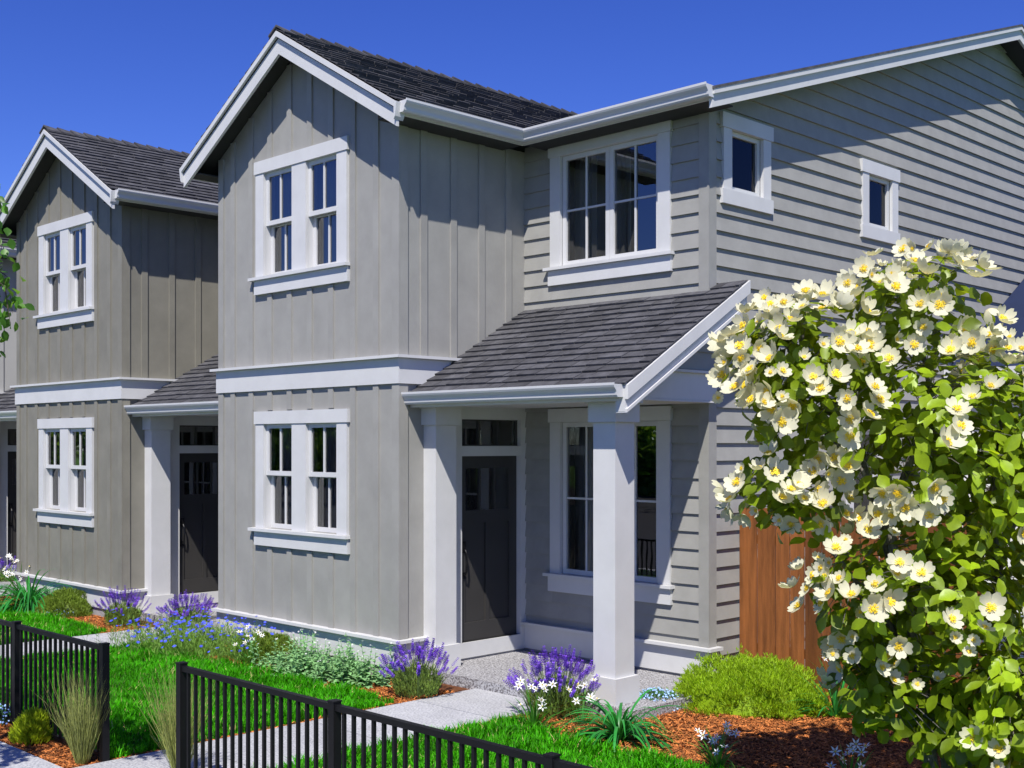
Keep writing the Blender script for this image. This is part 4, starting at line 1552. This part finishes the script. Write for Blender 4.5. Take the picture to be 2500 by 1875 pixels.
# ================================================================== STREET TREE at the left edge
TB = Vector((1.2, -6.05, 0))
TR = empty('street_tree', TB)
tag(TR, 'street tree whose drooping leafy twigs hang in at the left edge', 'tree')
b = MB(); limb(b, [(0, 0, -.05), (.02, .03, 1.2), (-.03, .02, 2.4), (.02, -.03, 3.6), (0, 0, 4.8)], .085, .03, 9); b.build('trunk', TBARK, TR, smooth=True)
BV, BT = leaf_tmpl(.070, .025)
BME = np_mesh('leaf', BV, BT, True); BME.materials.append(BIRCH)
tl = []
lm = MB()
right = Vector((RT.x, RT.y, 0))
for i in range(64):
    z0 = rng.uniform(2.3, 4.7)
    a = rng.uniform(0, 6.283)
    o = Vector((math.cos(a), math.sin(a), 0))
    reach = rng.uniform(.5, 1.25)
    if i < 26:
        o = (right + FW * rng.uniform(-.2, .5)).normalized(); reach = 0
        # twigs that hang into the picture
        tu, tv = rng.uniform(-90, 22), rng.uniform(330, 800)
        tgt = at(tu, tv, rng.uniform(7.0, 7.6)) - TB
        st_ = Vector((0, 0, min(4.6, tgt.z + .5)))
        mid = st_.lerp(tgt, .6) + UP * .25
        pts = [st_, st_.lerp(mid, .5) + UP * .1, mid, mid.lerp(tgt, .6), tgt, tgt + Vector((right.x * .03, right.y * .03, -.22))]
    else:
        if o.dot(right) > .1: reach *= .45
        e = o * reach + UP * (z0 + .35)
        pts = [UP * z0, UP * (z0 + .25) + o * reach * .5, e, e + o * .12 - UP * .2, e + o * .18 - UP * .5]
    lm.tube(pts, [.016, .011, .007, .004, .0025, .0015][:len(pts)], 5)
    nl = 34
    for k in range(nl):
        f = rng.uniform(.35, 1.0) * (len(pts) - 1)
        j = min(int(f), len(pts) - 2)
        p = pts[j].lerp(pts[j + 1], f - j) + Vector((rng.gauss(0, .05), rng.gauss(0, .05), rng.gauss(0, .05)))
        y = (Vector((rng.uniform(-1, 1), rng.uniform(-1, 1), rng.uniform(-1.6, .1)))).normalized()
        z = (Vector((.3 + rng.uniform(-.7, .7), -.4 + rng.uniform(-.7, .7), .6))).normalized()
        x = y.cross(z).normalized(); z = x.cross(y)
        tl.append((basis(x, y, z, p), pix(p + TB)))
lm.build('limbs', TBARK, TR)
vis = [e for e in tl if -10 < e[1][0] < 120 and 0 < e[1][1] < 1875]
oth = [e for e in tl if not (-10 < e[1][0] < 120 and 0 < e[1][1] < 1875)]
for m_, _ in vis[:280]: put('leaf', BME, TR, m_)
ml = np.array([[list(r)[:4] for r in m_][:3] for m_, _ in oth + vis[280:]])
V, T = pieces(BV, BT, ml)
o = link('crown', np_mesh('crown', V, T, True), BIRCH, TR); o['kind'] = 'stuff'
print('tree leaves in view', len(vis))

# ================================================================== trees across the street (seen in the window panes)
FV, FT = leaf_tmpl(.34, .13)
FARLAB = ['broad tree mirrored in the recessed upper window, nearest the left of the lawn opposite', 'round tree mirrored between the two widest trees across the street',
          'wide tree mirrored in the grey bay windows', 'shorter tree opposite, right of the recessed-window tree', 'tallest tree across the street, mirrored in the taupe house',
          'small young tree on the far verge across the street', 'broad tree across the street straight behind the camera']


def far_tree(loc, h, r, label, seed):
    rr = random.Random(seed)
    F = empty('street_side_tree', loc)
    tag(F, label, 'tree', 'trees across the street')
    b = MB(); limb(b, [(0, 0, -.1), (.1, 0, h * .3), (-.05, .1, h * .6), (0, 0, h * .85)], .22, .05, 8); b.build('trunk', TBARK, F, smooth=True)
    ms = []
    for i in range(2600):
        d = Vector((rr.gauss(0, 1), rr.gauss(0, 1), rr.gauss(0, 1))).normalized()
        k = rr.uniform(.45, 1.0) * (1 + .18 * math.sin(5 * d.x + 3 * d.z) + .15 * math.sin(7 * d.y - 4 * d.z))
        p = Vector((d.x * r * k, d.y * r * k, h * .6 + d.z * h * .40 * k))
        y = Vector((rr.uniform(-1, 1), rr.uniform(-1, 1), rr.uniform(-1, .6))).normalized()
        z = (d + UP * .5 + Vector((rr.uniform(-.6, .6), rr.uniform(-.6, .6), 0))).normalized()
        x = y.cross(z)
        if x.length < .05: continue
        x.normalize(); z = x.cross(y)
        ms.append([list(q)[:4] for q in basis(x, y, z, p)][:3])
    V, T = pieces(FV, FT, np.array(ms))
    o = link('crown', np_mesh('crown', V, T), FARLEAF, F); o['kind'] = 'stuff'


for i, (x, y, h, r) in enumerate(((-23, -27, 8.5, 3.4), (-31, -22, 9, 3.6), (-40, -26, 9, 4.2), (-15, -30, 7.5, 3.2), (-53, -22, 11, 4.5), (-45, -16, 5.6, 2.0), (-6, -33, 8, 3.2))):
    far_tree((x, y, -.05), h, r, FARLAB[i], 30 + i)

# unseen hedge behind those trees, added to put greenery into the lower pane reflections
HG = empty('hedge', (-34, -36, -.06))
tag(HG, 'long green unseen hedge across the street, added for reflections in the lower panes', 'hedge')
ms = []
for i in range(15000):
    x = rng.uniform(-40, 36); z = 3.4 * rng.random() ** .8
    p = Vector((x, .9 + rng.uniform(-.25, .25) + .5 * math.sin(x * .9) - .25 * z, z * (1 + .15 * math.sin(x * .53) + .1 * math.sin(x * 1.7))))
    y = Vector((rng.uniform(-1, 1), rng.uniform(-.4, 1), rng.uniform(-1, .6))).normalized()
    zz = Vector((rng.uniform(-.7, .7), .8, .6 + rng.uniform(-.4, .4))).normalized()
    xx = y.cross(zz)
    if xx.length < .05: continue
    xx.normalize(); zz = xx.cross(y)
    ms.append([list(q)[:4] for q in basis(xx * 1.3, y * 1.3, zz, p)][:3])
V, T = pieces(FV, FT, np.array(ms))
o = link('foliage', np_mesh('foliage', V, T), FARLEAF, HG); o['kind'] = 'stuff'
b = MB(); b.box(-40, 36, -.6, .2, 0, 2.6); b.build('inner_growth', FARLEAF, HG)
